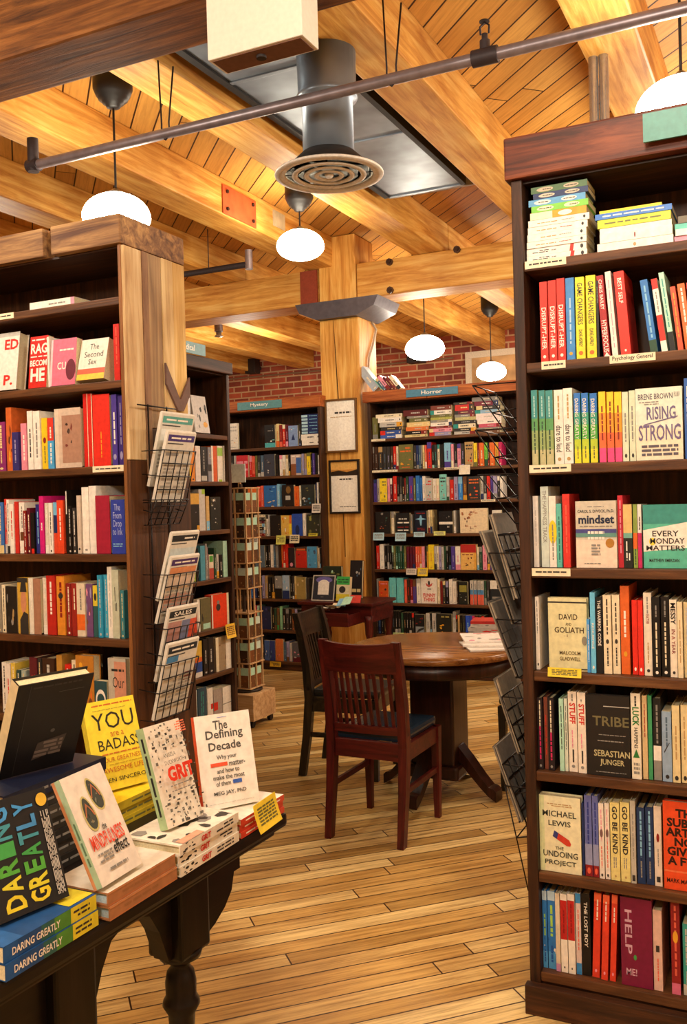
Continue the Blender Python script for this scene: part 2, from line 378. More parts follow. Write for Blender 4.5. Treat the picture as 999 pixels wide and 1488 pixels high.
    def done(s):
        i=0; prev=None
        for it in s.items:
            if it['label'] is None:
                col=cname(it['c']); k='spine' if it['kind']=='s' else 'front-facing book'
                if prev is None: nb='at the end'
                else: nb='beside a %s one'%prev if prev!=col else 'beside another %s'%col
                it['label']='%s %s %s, %s along %s, %s'%(col,k,nb,ordn(i),s.shelf,s.case)
                prev=col; i+=1
            elif it['seq']: prev=cname(it['c']); i+=1
            finish(s.name,it['cv'],it['pg'],it['loc'],it['rot'],it['label'],s.group,parts=s.parts)
    def auto(s,txt,h):
        """compact list: [f]x0-x1 colour[/ink][^height px]"""
        for tok in txt.split(','):
            tok=tok.strip()
            if not tok: continue
            f=tok[0]=='f'; a,b=tok.lstrip('f').split(' ',1); x0,x1=map(float,a.split('-'))
            hh=h
            if '^' in b: b,q=b.split('^'); hh=float(q)
            c,c2=(b.split('/')+[None])[:2]; xm=(x0+x1)/2
            s.book('f' if f else 's',x0,x1,s.pyshelf(xm)-hh,c,c2=c2)
        return s
def bookcase(name,label,loc,rot,w,d,zs,top,capz,wm,base,cap_over=.03,post=.035,board=.028,capmat=None,sidemat=None,cappieces=((0,1),),doors=None):
    """local: front at y=0 facing -y, x 0..w"""
    o=empty('bookcase',loc,(0,0,rot),label,'bookcase')
    sm=sidemat or wm
    MB().box(0,post,0,d,0,top,sm('z'),.004).build('side_panel',o); MB().box(w-post,w,0,d,0,top,sm('z'),.004).build('side_panel',o)
    MB().box(post,w-post,d-.015,d,0,top,wm('z')).build('back_panel',o)
    for z in zs: MB().box(post,w-post,.004,d-.016,z-board,z,midwood('x'),.003).build('shelf',o)
    if base>0: MB().box(post,w-post,.012,.035,0,base-board,wm('x'),.002).build('plinth',o)
    cm=capmat or wm
    MB().box(post,w-post,.02,d-.016,top-.008,top-.001,darkwood('x')).build('cap_shade_panel',o)  # extra panel in dark wood, standing for the shade under the cap
    for a,b in cappieces:
        MB().box(-cap_over+a*(w+2*cap_over),-cap_over+b*(w+2*cap_over)-.004,-cap_over,d+.01,capz[0],capz[1],cm('x'),.006).build('cap_board',o)
    return o
def signboard(parent,txt,x0,x1,z0,z1,y,bg,ink='w',frame=True):
    mb=MB(); mb.box(x0,x1,y-.008,y,z0,z1,mat(bg,.4)); W=x1-x0;Hh=z1-z0
    decals(mb,[('t',txt,.3,.26,.7,.78,ink)],W,Hh,lambda u,v,e:Vector((x0+u*W,y-.008-e,z0+v*Hh)),random)
    o=mb.build('category_sign',parent); o['label']='printed category sign'; return o
def shelflabel(parent,x0,x1,z,txt=None,y=.0,h=.02):
    mb=MB(); mb.box(x0,x1,y-.002,y,z-h,z,mat('iv',.6)); W=x1-x0
    op=[('t',txt,.06,.2,.94,.85,'dk')] if txt else [('b',.1,.3,.9,.75,'dk',1,0,.08)]
    decals(mb,op,W,h,lambda u,v,e:Vector((x0+u*W,y-.002-e,z-h+v*h)),random.Random(x0))
    o=mb.build('shelf_label',parent); return o
def card(px0,px1,py0,py1,axis,plane,col,label,group,droop=10,lines=3,ink='dk'):
    """a slip of paper hanging from a shelf edge, slightly bent"""
    a=onY(px0,py0,plane) if axis=='y' else onX(px0,py0,plane); b=onY(px1,py1,plane) if axis=='y' else onX(px1,py1,plane)
    if px0==px1: a=Vector((plane,1.535,.906)); b=Vector((plane,1.615,.850))
    w=(b.x-a.x) if axis=='y' else (b.y-a.y); h=a.z-b.z; mb=MB(); m=mat(col,.6); n=5
    P=lambda u,v,e=0:Vector((u*w,-.004-e-.10*h*(1-v)**2*1.5,-h+v*h))
    vs=[];fs=[]
    for e in (0,-.0012):
        for i in range(n+1):
            for u in (0,1): vs.append(P(u,i/n,e))
    q=2*(n+1)
    for i in range(n):
        fs.append((2*i,2*i+1,2*i+3,2*i+2)); fs.append((q+2*i+1,q+2*i,q+2*i+2,q+2*i+3)); fs.append((2*i,2*i+2,q+2*i+2,q+2*i)); fs.append((2*i+1,q+2*i+1,q+2*i+3,2*i+3))
    fs.append((0,q,q+1,1)); fs.append((2*n,2*n+1,q+2*n+1,q+2*n))
    mb.add(vs,fs,m)
    decals(mb,[('b',.12,.2,.88,.85,ink,lines+2,0,.09)],w,h,P,random.Random(px0+py0),.0006)
    o=mb.build('shelf_card',None,a,(0,0,0 if axis=='y' else PI/2)); return tag(o,label,'card',group)
# ------------------------------------------------------------------ room shell
X0,X1,Y0,Y1,ZD=-9.5,3.6,-3.2,12.5,3.76
fl=planks('maple_floor','#f4da98','#d2a85e','#42260e',rad(-45),.078,1.3,rough=.36,joint_w=.07,grain=.95)
struct(MB().box(X0,X1,Y0,Y1,-.1,0,fl).build('floor'))
dk_=planks('fir_decking','#e2ae5c','#cc9244','#3a1e0c',rad(45),.135,4.5,rough=.6,joint_w=.07,grain=.45,spec=.2)
struct(MB().box(X0,X1,Y0,Y1,ZD,ZD+.12,dk_).build('ceiling'))
bk_=brickmat()
struct(MB().box(X0,X1,Y1,Y1+.2,0,ZD,bk_).build('wall_back'))
plaster=mat('#c9a982',.8,var=.05,nscale=3)
struct(MB().box(X0-.2,X0,Y0,Y1,0,ZD,plaster).build('wall_left'))
struct(MB().box(X1,X1+.2,Y0,Y1,0,ZD,plaster).build('wall_right'))
struct(MB().box(X0,X1,Y0-.2,Y0,0,ZD,plaster).build('wall_front'))
# timbers
py_=pine('y'); px_=pine('x'); pz_=pine('z')
ng=0
JZ=3.50
for k in range(-6,8):
    xr=-3.55+.99*k
    for ya,yb in ((Y0,2.78),(2.78,7.38),(7.38,Y1)):
        if yb<3 and xr<-3: continue
        ng+=1; m=MB(); m.box(xr-.26,xr,ya+.004,yb-.004,JZ,ZD-.001,py_,.012); o=m.build('beam_%d'%ng); struct(o)
rough=wood('rough_fir','#402410','#74481f','#9c6630','x',scale=6,knots=.9,rough=.75,bump=.5)
def girder(x0,x1,y0,y1,m,nm):
    b=MB(); b.box(x0,x1,y0,y1,3.2,JZ-.002,m,.014); return struct(b.build(nm))
girder(X0,X1,2.64,2.92,rough,'beam_90')
girder(X0,-3.70,7.2,7.52,px_,'beam_91'); girder(-3.33,X1,7.2,7.52,px_,'beam_92')
# post with steel bolster
PX0,PX1=-3.695,-3.325
struct(MB().box(PX0,PX1,7.2,7.57,0,3.05,pz_,.012).build('pillar_1'))
crack=MB(); crack.tube([(-3.56,7.199,3.04),(-3.545,7.199,2.7),(-3.53,7.199,2.3),(-3.525,7.199,1.9),(-3.515,7.199,1.45),(-3.505,7.199,1.0)],[.001,.004,.0045,.003,.004,.003],mat('#3a2410',.9),6)
o=crack.build('drying_crack'); o.parent=bpy.data.objects['pillar_1']
struct(MB().box(PX0+.01,PX1-.01,7.19,7.57,3.12,ZD-.005,pz_,.012).build('pillar_2'))
st_=mat('#5f5c66',.45,.55,var=.12,nscale=25)
b=MB(); b.prism([(-3.90,3.20),(-3.86,3.12),(-3.70,3.05),(-3.32,3.05),(-3.15,3.12),(-3.11,3.20)],7.14,7.62,st_,'y')
struct(tag(b.build('beam_93'),None)); bpy.data.objects['beam_93']['label']='grey steel bolster on the post'
def plate(nm,x,y0,y1,z0,z1,col,bolts,lab):
    m=MB(); m.box(x,x+.008,y0,y1,z0,z1,mat(col,.5,var=.2,nscale=12)); o=m.build(nm,None)
    tag(o,lab,'plate')
    for by,bz in bolts:
        q=MB(); q.cyl((x+.008,by,bz),(x+.022,by,bz),.013,mat('#4a3a30',.5,.6),n=6); q.build('bolt',o)
a=onX(322,265,-3.55); c=onX(371,312,-3.55)
plate('splice_plate',-3.549,a.y,c.y,JZ+.01,ZD-.05,'#c4552e',[(a.y+.05,JZ+.05),(a.y+.05,ZD-.09),(c.y-.05,JZ+.05),(c.y-.05,ZD-.09)],'rust red steel plate bolted to the side of a ceiling beam')
a=onX(396,300,-3.55); c=onX(413,320,-3.55)
plate('cover_plate',-3.549,a.y,c.y,JZ+.1,ZD-.04,'#b9a98a',[],'small beige cover plate on the beam past the red plate')
m=MB(); m.box(-3.862,-3.70,7.176,7.198,3.205,JZ-.01,mat('#8a3a22',.7)); tag(m.build('bearing_block'),'red brown bearing block between the girder end and the post','block')
for i,(bx,by,lab) in enumerate(((567,381,'upper bolt head on the girder beside the post'),(568,422,'lower bolt head on the girder beside the post'),(665,363,'bolt head near the middle of the girder beyond the post'))):
    p=onY(bx,by,7.2); q=MB(); q.cyl((p.x,7.178,p.z),(p.x,7.199,p.z),.03,mat('#4d3020',.5,.4),n=8); q.cyl((p.x,7.166,p.z),(p.x,7.178,p.z),.018,mat('#3a2418',.5,.5),n=6); tag(q.build('bolt_head'),lab,'bolt')
p=onX(90,15,-1.0)
# ------------------------------------------------------------------ duct and diffuser
gal=mat('#8894a2',.36,.5,var=.3,nscale=5); gald=mat('#2c2a2a',.6,.3)
D=empty('air_duct',(0,0,0),(0,0,0),'galvanised rectangular air duct running between two ceiling beams','duct')
m=MB(); m.prism([(2.95,3.56),(5.95,3.56),(6.5,3.74),(2.95,3.74)],-2.46,-1.95,gal,'x'); m.build('duct_trunk',D)
for y in (3.9,4.9,5.9): m=MB(); m.box(-2.475,-1.935,y,y+.03,3.552,3.566,gal,.003); m.build('flange_seam',D)
m=MB(); m.box(-2.50,-2.462,2.95,5.9,3.548,3.60,gald); m.build('gap_shade_strip',D); m=MB(); m.box(-1.948,-1.915,2.95,5.9,3.548,3.60,gald); m.build('gap_shade_strip',D)  # dark strips painted in for the shaded gaps along both duct sides
m=MB(); m.lathe([(.135,3.56),(.13,3.32),(.135,3.31),(.14,3.30),(.135,3.29),(.115,3.28),(.115,3.05)],gal,28,c=(-1.86,3.76)); m.lathe([(.112,3.05),(.112,3.5)],gald,28,c=(-1.86,3.76)); m.build('branch_pipe',D)
V=empty('ceiling_diffuser',(-1.86,3.76,2.955),(0,0,0),'round white ceiling diffuser of concentric rings under the duct','diffuser')
wh=mat('#e4dfd6',.4)
def ann(r0,r1,z,h,nm):
    m=MB(); m.lathe([(r0,z+h),(r0,z+.003),(r0+.004,z),(r1-.004,z),(r1,z+.003),(r1,z+h*.6),(r1-.004,z+h),(r0,z+h)],wh,56); m.build(nm,V)
ann(.198,.245,-.004,.012,'outer_ring')
for r0,r1 in ((.142,.168),(.092,.115),(.046,.068)): ann(r0,r1,-.006,.008,'ring_vane')
m=MB(); m.lathe([(.0,.02),(.016,.016),(.022,.0),(.012,-.012),(0,-.014)],wh,24); m.build('centre_cone',V)
m=MB(); m.lathe([(.0,.024),(.2,.012),(.2,.02),(.12,.095),(0,.095)],gald,40); m.build('dark_throat',V)
m=MB()
for k in range(4): m.box(.02,.2,-.004,.004,.006,.012,gald,M=Matrix.Rotation(PI/2*k+.4,4,'Z'))
m.build('spider_bracket',V)
# white box hung off the near girder
B=empty('junction_box',(-1.67,2.52,2.915),(0,0,0),'white rectangular metal box hung on the face of the near girder','box')
m=MB(); m.box(0,.345,0,.11,0,.30,mat('#d8d0c2',.55,var=.04),.004); m.build('housing',B)
m=MB(); m.box(.012,.333,.01,.1,-.003,0,mat('#6b4a3a',.6)); m.build('underside_panel',B)
m=MB(); m.cyl((.17,.05,-.012),(.17,.05,-.003),.016,mat('#2a2220',.6)); m.build('cable_gland',B)
# ------------------------------------------------------------------ sprinkler pipes
pip=mat('#8d8286',.38,.55,var=.15,nscale=20); dkp=mat('#3a3234',.5,.3)
PZ=3.165
T=empty('sprinkler_pipe',(0,0,0),(0,0,0),'long grey sprinkler pipe crossing the ceiling from side to side','pipe')
m=MB(); m.cyl((-3.30,3.45,PZ),(X1-.02,3.45,PZ),.023,pip,n=20); m.build('pipe_run',T)
m=MB(); m.cyl((-3.345,3.45,PZ),(-3.28,3.45,PZ),.031,dkp); m.cyl((-3.315,3.45,PZ-.03),(-3.315,3.45,PZ+.13),.027,dkp); m.build('elbow_fitting',T)
a=onY(706,100,3.45).x
m=MB(); m.cyl((a-.05,3.45,PZ),(a+.05,3.45,PZ),.032,dkp); m.cyl((a,3.45,PZ),(a,3.45,PZ+.06),.02,dkp); m.build('tee_fitting',T)
h=MB(); h.cyl((a,3.45,PZ+.06),(a,3.45,PZ+.085),.012,dkp); h.tube([(a-.016,3.45,PZ+.085),(a-.018,3.45,PZ+.115),(a,3.45,PZ+.13),(a+.018,3.45,PZ+.115),(a+.016,3.45,PZ+.085)],.004,dkp); h.cyl((a,3.45,PZ+.13),(a,3.45,PZ+.134),.02,dkp); h.build('sprinkler_head',T)
for i,(hx,w) in enumerate(((240,.05),(571,.05))):
    c=onY(hx,170,3.45).x; m=MB(); m.tube([(c-.03,3.45,ZD-.26+.0),(c-.02,3.45,PZ+.05),(c-.022,3.45,PZ-.01),(c,3.45,PZ-.028),(c+.022,3.45,PZ-.01),(c+.02,3.45,PZ+.05),(c+.045,3.46,ZD-.3)],.004,dkp,6); m.build('wire_hanger',T)
T2=empty('conduit',(0,0,0),(0,0,0),'thin conduit clipped under the decking beside a ceiling beam','conduit')
m=MB(); m.cyl((-2.845,2.95,ZD-.018),(-2.845,7.19,ZD-.018),.012,pip,n=10); m.build('conduit_run',T2)
for y in (3.2,4.2,5.2,6.4):
    m=MB(); m.box(-2.862,-2.828,y,y+.02,ZD-.034,ZD-.001,dkp); m.build('clip',T2)
T3=empty('conduit',(0,0,0),(0,0,0),'grey conduit on the beam face above the green-signed bookcase','conduit')
a=onX(868,20,-.35); b=onX(965,160,-.35)
m=MB(); m.cyl((-.16,2.95,ZD-.03),(-.16,5.5,ZD-.03),.016,pip,n=12); m.build('conduit_run',T3); m=MB(); m.box(-.18,-.14,3.6,3.62,ZD-.05,ZD-.002,dkp); m.build('clip',T3)
T4=empty('riser_pipe',(0,0,0),(0,0,0),'pair of shiny upright pipes behind the green-signed bookcase','pipe')
for px in (865,880):
    p=onY(px,200,4.4); m=MB(); m.cyl((p.x,4.4,2.4),(p.x,4.4,ZD-.005),.022,mat('#a9a6a6',.25,.8),n=14); m.build('pipe_run',T4)
T5=empty('sprinkler_pipe',(0,0,0),(0,0,0),'short dark sprinkler pipe high beyond the plank-ended bookcase','pipe')
a=onY(262,396,6.3); b=onY(362,382,6.3)
m=MB(); m.cyl((a.x-.5,6.3,b.z-.01),(b.x,6.3,b.z-.01),.024,dkp,n=14); m.build('pipe_run',T5)
m=MB(); m.cyl((b.x,6.3,b.z-.05),(b.x,6.3,b.z+.1),.03,pip,n=12); m.build('elbow_fitting',T5); m=MB(); m.cyl((b.x-.38,6.3,b.z),(b.x-.38,6.3,JZ+.2),.004,dkp,n=6); m.build('wire_hanger',T5)
T6=empty('conduit',(0,0,0),(0,0,0),'painted conduit bent down the side of the timber post','conduit')
def onside(px,py): p=onX(px,py,-3.325); return (-3.312,min(7.55,max(7.22,p.y)),p.z)
m=MB(); m.tube([(-3.312,7.46,3.04),onside(548,480),onside(541,500),onside(535,520),onside(534,545),(-3.312,7.3,2.575)],.010,mat('#b7a58c',.5),8); m.build('conduit_run',T6)
# sprinkler head beyond the girder
S1=empty('pendent_sprinkler',(0,0,0),(0,0,0),'small pendent sprinkler head under the dark beams beyond the girder','sprinkler')
p=onY(318,482,8.2); m=MB(); m.cyl((p.x,8.2,p.z+.0),(p.x,8.2,JZ+.1),.014,dkp,n=10); m.cyl((p.x,8.2,p.z-.0),(p.x,8.2,p.z+.07),.045,pip,n=14); m.build('drop_pipe',S1)
m=MB(); m.lathe([(.03,.0),(.028,-.03),(.045,-.045),(.045,-.052),(0,-.06)],mat('#b8ada0',.3,.6),14,M=Matrix.Translation((p.x,8.2,p.z))); m.build('deflector',S1)
# ------------------------------------------------------------------ pendant lamps
glow=emis('opal_glass','#fff1d6',32)
def pendant(x,y,z,d,label,zc=ZD):
    o=empty('pendant_lamp',(x,y,z),(0,0,0),label,'lamp','opal schoolhouse pendants')
    s=d/.34; bkm=mat('#1b1716',.45)
    m=MB(); m.lathe([(.17*s*math.cos(rad(q)),.095*s*math.sin(rad(q))*(1.25 if q>0 else 1)+.015*s) for q in range(72,-91,-9)],glow,40); sh=m.build('lamp_shade',o); sh['label']='glowing opal glass shade'
    m=MB(); m.lathe([(.0,.165*s),(.012*s,.16*s),(.03*s,.145*s),(.06*s,.132*s),(.055*s,.115*s)],mat('#7b7268',.3,.7),24); m.build('shade_fitter',o)
    top=zc-z; m=MB(); m.cyl((0,0,.15*s),(0,0,top-.2),.006,bkm,n=8); m.build('stem',o)
    m=MB(); m.lathe([(.012,top-.235),(.035,top-.23),(.04,top-.215),(.055,top-.21),(.058,top-.198),(.075,top-.192),(.078,top-.178),(.085,top-.175),(.10,top-.14),(.10,top-.01),(.0,top-.01)],bkm,28); m.build('canopy',o)
    return o
pendant(-3.10,3.80,2.955,.345,'opal glass pendant glowing just above the corner of the plank-ended bookcase')
pendant(-3.10,5.78,3.265,.335,'opal glass pendant on a short stem in front of the timber post')
pendant(-3.10,8.19,2.865,.37,'opal glass pendant hanging beyond the girder over the horror bookcase')
pendant(-3.10,10.3,2.88,.34,'far opal glass pendant before the brick wall, beside the wire racks')
pendant(-.37,3.83,2.95,.345,'opal glass pendant peeping over the green-signed bookcase')
# ------------------------------------------------------------------ things on the brick wall
a=onY(676,512,12.45); b=onY(760,600,12.45)
Pf=empty('picture_frame',(a.x,12.45,2.0),(0,0,0),'large picture in a white frame on the far brick wall','picture')
W=1.5;Hh=a.z-2.0
m=MB()
for q in ((0,W,0,.09),(0,W,Hh-.09,Hh),(0,.09,.09,Hh-.09),(W-.09,W,.09,Hh-.09)): m.box(q[0],q[1],0,.04,q[2],q[3],mat('#e0d2ba',.5),.004)
m.build('frame',Pf)
m=MB(); m.box(.09,W-.09,.02,.035,.09,Hh-.09,mat('#c9a06e',.6,var=.4,nscale=4)); m.build('picture_panel',Pf)
p=onY(373,535,12.4); Sp=empty('wall_speaker',(p.x,12.3,p.z),(0,0,0),'small dark loudspeaker high on the brick wall over the mystery bookcase','speaker')
m=MB(); m.box(-.09,.09,-.1,.06,-.1,.12,mat('#2a201c',.6),.01); m.build('cabinet',Sp); m=MB(); m.box(-.03,.03,.06,.195,-.02,.03,dkp); m.build('bracket',Sp)
p=onY(610,522,12.4); Sp=empty('wall_speaker',(p.x,12.3,p.z),(0,0,0),'small dark loudspeaker on the brick wall beneath the far pendant','speaker')
m=MB(); m.box(-.12,.12,-.1,.06,-.07,.07,mat('#2a201c',.6),.01); m.build('cabinet',Sp); m=MB(); m.box(-.03,.03,.06,.195,-.02,.03,dkp); m.build('bracket',Sp)
T7=empty('conduit',(0,0,0),(0,0,0),'thin horizontal conduit along the top of the far brick wall','conduit')
z=onY(430,542,12.48).z; m=MB(); m.cyl((-8.2,12.47,z),(-4.3,12.47,z),.014,mat('#8a6a50',.6),n=8); m.build('conduit_run',T7); m=MB(); m.box(-6.02,-5.98,12.45,12.498,z-.02,z+.02,mat('#8a6a50',.6)); m.build('clip',T7)
# frames on the post
def postframe(px0,px1,py0,py1,fc,lab,dec):
    a=onY(px0,py0,7.17); b=onY(px1,py1,7.17); w=b.x-a.x; h=a.z-b.z
    o=empty('picture_frame',(a.x,7.199,b.z),(0,0,0),lab,'picture'); m=MB(); t=.017
    for q in ((0,w,0,t),(0,w,h-t,h),(0,t,t,h-t),(w-t,w,t,h-t)): m.box(q[0],q[1],-.025,0,q[2],q[3],mat(fc,.4),.003)
    m.build('frame',o)
    m=MB(); m.box(t,w-t,-.012,-.001,t,h-t,mat('#f6f1e6',.5)); decals(m,dec,w,h,lambda u,v,e:Vector((t+u*(w-2*t),-.012-e,t+v*(h-2*t))),random.Random(4)); m.build('print',o)
postframe(471,519,581,656,'#6b4a24','thin wooden frame holding a white notice, upper one on the post',[('r',0,0,1,1,'#f6f1e6'),('b',.14,.72,.86,.80,'dk',1,0,.1),('b',.12,.66,.88,.69,'tn',1,0,.05)])
postframe(477,523,669,746,'#221a16','black frame with a sunset photograph above white paper, lower one on the post',[('r',0,.72,1,1,'#c98a3c'),('r',0,.84,1,1,'#e0b060'),('p',[(0,.72),(0,.8),(.3,.83),(.6,.79),(1,.84),(1,.72)],'#2e2218'),('b',.2,.62,.8,.68,'dk',1,0,.1),('b',.3,.08,.9,.12,'gy',1,0,.08)])
# ------------------------------------------------------------------ green-signed bookcase (nearest, beyond the card rack)
RY=2.635; RX=-.722
rz_=[2.165,1.875,1.582,1.286,.988,.699,.405,.115]
CR='green-signed bookcase'
def rcap(axis): return wood('oxblood','#3a170e','#66301a','#8a4a2a',axis,knots=.5)
rc=bookcase('bookcase','tall dark bookcase topped by a red-brown cap with a green sign',(RX,RY,0),0,1.282,.33,rz_,2.40,(2.40,2.52),darkwood,.115,post=.032,cap_over=.015,capmat=rcap,cappieces=((0,.43),(.43,1)))
p=onY(936,205,RY-.035); mb=MB(); mb.box(p.x-RX,p.x-RX+.6,-.044,-.036,2.425,2.50,mat('#3f7f73',.4)); o=mb.build('category_sign',rc); o['label']='blank end of a green category sign'
mb=MB(); mb.box(-.008,1.29,-.03,.0,.0,.085,darkwood('x'),.003) ; mb.build('kick_board',rc)
def rl(x0,x1,py,z,txt=None): a=onY(x0,py,RY).x-RX; b=onY(x1,py,RY).x-RX; shelflabel(rc,max(a,.034),b,z,txt,.004,.022)
rl(763,823,382,rz_[0]); rl(787,822,524,rz_[1]); rl(886,953,512,rz_[1],'Psychology General'); rl(767,830,675,rz_[2]); rl(767,829,825,rz_[3])
def R(i,sh): return Row(CR,sh,rz_[i],'y',RY+.022,'book','books in the green-signed bookcase',parts=True,depth=.15,lo=RX+.033,hi=RX+1.249)
r=R(0,'top shelf')
ov=lambda c,e:[('r',0,0,1,1,c),('e',.1,.15,.4,.85,e),('e',.58,.15,.85,.85,e),('b',.14,.35,.36,.65,'dk',1,0,.1),('b',.62,.35,.82,.65,'dk',1,0,.1)]
lt=lambda k:[('b',.15,.3,.5,.6,'tn',1,0,.1),('b',.55,.4,.75,.6,k,1,0,.1),('e',.9,.3,.94,.75,'dk')]
cw=[('b',.1,.25,.38,.75,'dk',2,0,.12),('b',.42,.35,.5,.65,'gy',1,0,.2),('p',[(.72,0),(.78,0),(.80,1),(.74,1)],'rd'),('e',.9,.2,.95,.8,'dk')]
def flatop(ops): # horizontal-lying spines: draw along v (top of the spine is at the left)
    out=[]
    for o in ops:
        if o[0] in('r','e','b'):
            q=list(o); u0,v0,u1,v1=o[1:5]; q[1:5]=[v0,1-u1,v1,1-u0]
            if o[0]=='b': q=q[:7]+[-90]+q[8:]
            out.append(tuple(q))
        elif o[0]=='p': out.append(('p',[(v,1-u) for u,v in o[1]],o[2]))
        else: out.append(o)
    return out
fo=flatop
r.stack('left-hand',[(765,853,10,'w',fo(cw)),(765,852,11,'w',fo(cw)),(766,853,10,'w',fo(lt('rd'))),(767,853,11,'w',fo(lt('gy'))),(768,855,11,'w',fo(lt('rd'))),(769,858,10,'w',fo(lt('gy'))),
 (772,854,11,'iv',fo([('r',.4,0,1,1,'#e09a30'),('e',.5,.15,.75,.85,'w')])),(774,857,10,'#79c24a',fo(ov('#79c24a','#e6e4b8'))),(770,853,10,'#6fa9cf',fo(ov('#5d9cc8','#eadfd2'))),(777,857,9,'nv',fo(ov('#27365e','#bdb4a0'))),(774,856,10,'dg',fo(ov('#4d6a48','#b4a58a')))],depth=.14)
for it,cc in zip(r.items[-5:],('orange-banded','bright green','pale blue','navy','dull green')): it['label']=cc+' spine with two pale ovals, left-hand stack, top shelf, '+CR
r.stack('middle',[(868,979,14,'w',fo([('e',.48,.3,.52,.7,'tn')])),(872,978,14,'w',fo([('e',.48,.2,.5,.8,'dr')])),(872,977,9,'w',[]),(869,976,13,'#d6dc3a',fo([('b',.1,.3,.9,.7,'ol',1,0,.08)])),(866,978,9,'#3f78c8',fo([('b',.1,.25,.9,.75,'w',1,0,.08)])),(872,963,5,'ye',[])],depth=.15)
r.stack('right-hand',[(980,1060,10,'pk',[]),(982,1060,10,'w',[]),(981,1060,9,'#5fbfae',[]),(986,1056,11,'#6b6450',[])],depth=.15)
r.done()
r=R(1,'second shelf')
dh=[S('DISRUPT-HER','w',.16,.68,.2,.8),('e',.3,.05,.7,.09,'w')]
gc=[S('GAME CHANGERS','dk',.42,.93,.2,.8),S('DAVE ASPREY','dk',.15,.36,.3,.7),('e',.25,.05,.75,.1,'og')]
r.book('s',785,796,409,'#d8301f',dh).book('s',797.5,809,407,'#d8301f',dh).book('s',810,821.5,404,'#d8301f',dh).book('s',822.5,835,403,'#3f86c6',[('b',.3,.2,.7,.92,'#a8c8e0',1,-90,.07),('e',.3,.06,.7,.1,'go')])
r.book('s',837,850,402,'#e9d92e',gc).book('s',852,866,399,'#e9d92e',gc).book('s',866.8,869.5,407,'bk',[('b',.3,.7,.7,.92,'gy',1,-90,.1)])
r.book('s',877,887,398,'#a91f22',[S('CHRIS BAILEY','w',.58,.95,.25,.75),S('HYPERFOCUS','w',.06,.45,.12,.88),('p',[(0,0),(1,0),(.5,.06)],'w')],lean=4)
r.book('s',890.5,899,393,'#e9e0d6',[('b',.35,.1,.65,.9,'pk',1,-90,.06)],lean=4)
r.book('s',903,918,393,'#e0301f',[S('BEST SELF','w',.62,.92,.3,.7),('e',.4,.04,.6,.07,'w')],lean=4)
r.book('s',946,957,405,'#2f74bb',[('b',.25,.2,.75,.92,'lb',1,-90,.07),('r',0,0,1,.17,'dg')],lean=7)
r.book('s',962,971,403,'w',[('r',0,.86,1,1,'rd'),('r',0,.15,1,.5,'rd'),('b',.3,.54,.7,.82,'gy',1,-90,.1)],lean=7)
r.book('s',974.5,982.5,394,'mi',[('r',0,0,1,.24,'bk'),('b',.3,.3,.7,.92,'te',1,-90,.06)],lean=7)
r.book('s',986,994,415,'#d8502c',[('b',.3,.2,.7,.9,'go',1,-90,.07)],lean=6).book('s',997,1008,411,'og',None,lean=6).book('s',1010,1022,408,'rd',None,lean=6)
r.done()
r=R(2,'third shelf')
g3=[('r',0,.62,1,1,'#3f8f8d'),('r',0,.46,1,.62,'#5c9c5e'),('r',0,.2,1,.46,'#93a86a'),('r',0,0,1,.2,'#bdb98a'),('b',.28,.14,.72,.58,'#2f4a3c',1,-90,.07),('b',.28,.64,.72,.92,'#a8d0c8',1,-90,.07)]
dl=[S('dare to lead','dk',.16,.52,.18,.82),('b',.3,.6,.7,.92,'tn',1,-90,.08),('e',.3,.04,.7,.09,'tn')]
dg=[('r',0,.72,1,1,'#2f74c4'),('r',0,.55,1,.72,'#3d9a80'),('r',0,.34,1,.55,'#4fa83e'),('r',0,.2,1,.34,'#b4c832'),('r',0,0,1,.2,'#e8d82c'),S('DARING GREATLY','w',.34,.92,.15,.7),('b',.3,.06,.7,.24,'ol',1,-90,.12)]
gi=[('r',0,.7,1,1,'#eecb2a'),('r',0,.42,1,.7,'#f09a28'),('r',0,.2,1,.42,'#e86a3a'),('r',0,0,1,.2,'#e04a86'),('b',.25,.3,.75,.92,'dr',1,-90,.06)]
rs=[('b',.25,.28,.75,.78,'gy',1,-90,.07),('e',.3,.05,.7,.11,'dk')]
r.book('s',763.5,771,563,'#bcd6d0',[('r',0,0,1,.25,'dk')])
for a,b in ((773,782),(784,792.5),(793.5,804)): r.book('s',a,b,567,'#93a86a',g3)
r.book('s',805,818,566,'w',dl).book('s',819.5,833,564,'w',dl)
for a,b in ((835,844.5),(846,856),(857.5,868)): r.book('s',a,b,571,'#3d9a80',dg)
for a,b in ((871,881),(882,892),(893.5,904)): r.book('s',a,b,569,'#f09a28',gi)
r.book('s',904.5,913.5,569,'#d5dcc0',rs).book('s',914.5,923.5,567,'#d5dcc0',rs)
r.book('f',924.5,993,563,'#dfe3d2',[('p',[(0,0),(1,0),(1,.4),(0,.5)],'#e9ddc2'),('t','BRENE BROWN',.06,.84,.80,.92,'#5a5560'),('t','PhD LMSW',.83,.86,.95,.93,'#8a8580'),('b',.08,.76,.5,.82,'#8a8580',2,0,.1),('t','RISING',.24,.56,.86,.74,'#6a5f86'),('p',[(.18,.50),(.9,.60),(.9,.585),(.18,.485)],'#6a5f86'),('t','STRONG',.06,.27,.96,.49,'#6a5f86'),('b',.12,.05,.9,.22,'#5a5560',3,0,.09)],t=.02,hard=False)
r.book('s',995,1004,549,'#2f5fae',[('b',.3,.2,.7,.9,'w',1,-90,.07)]).book('s',1006,1020,560,'iv')
r.done()
r=R(3,'fourth shelf')
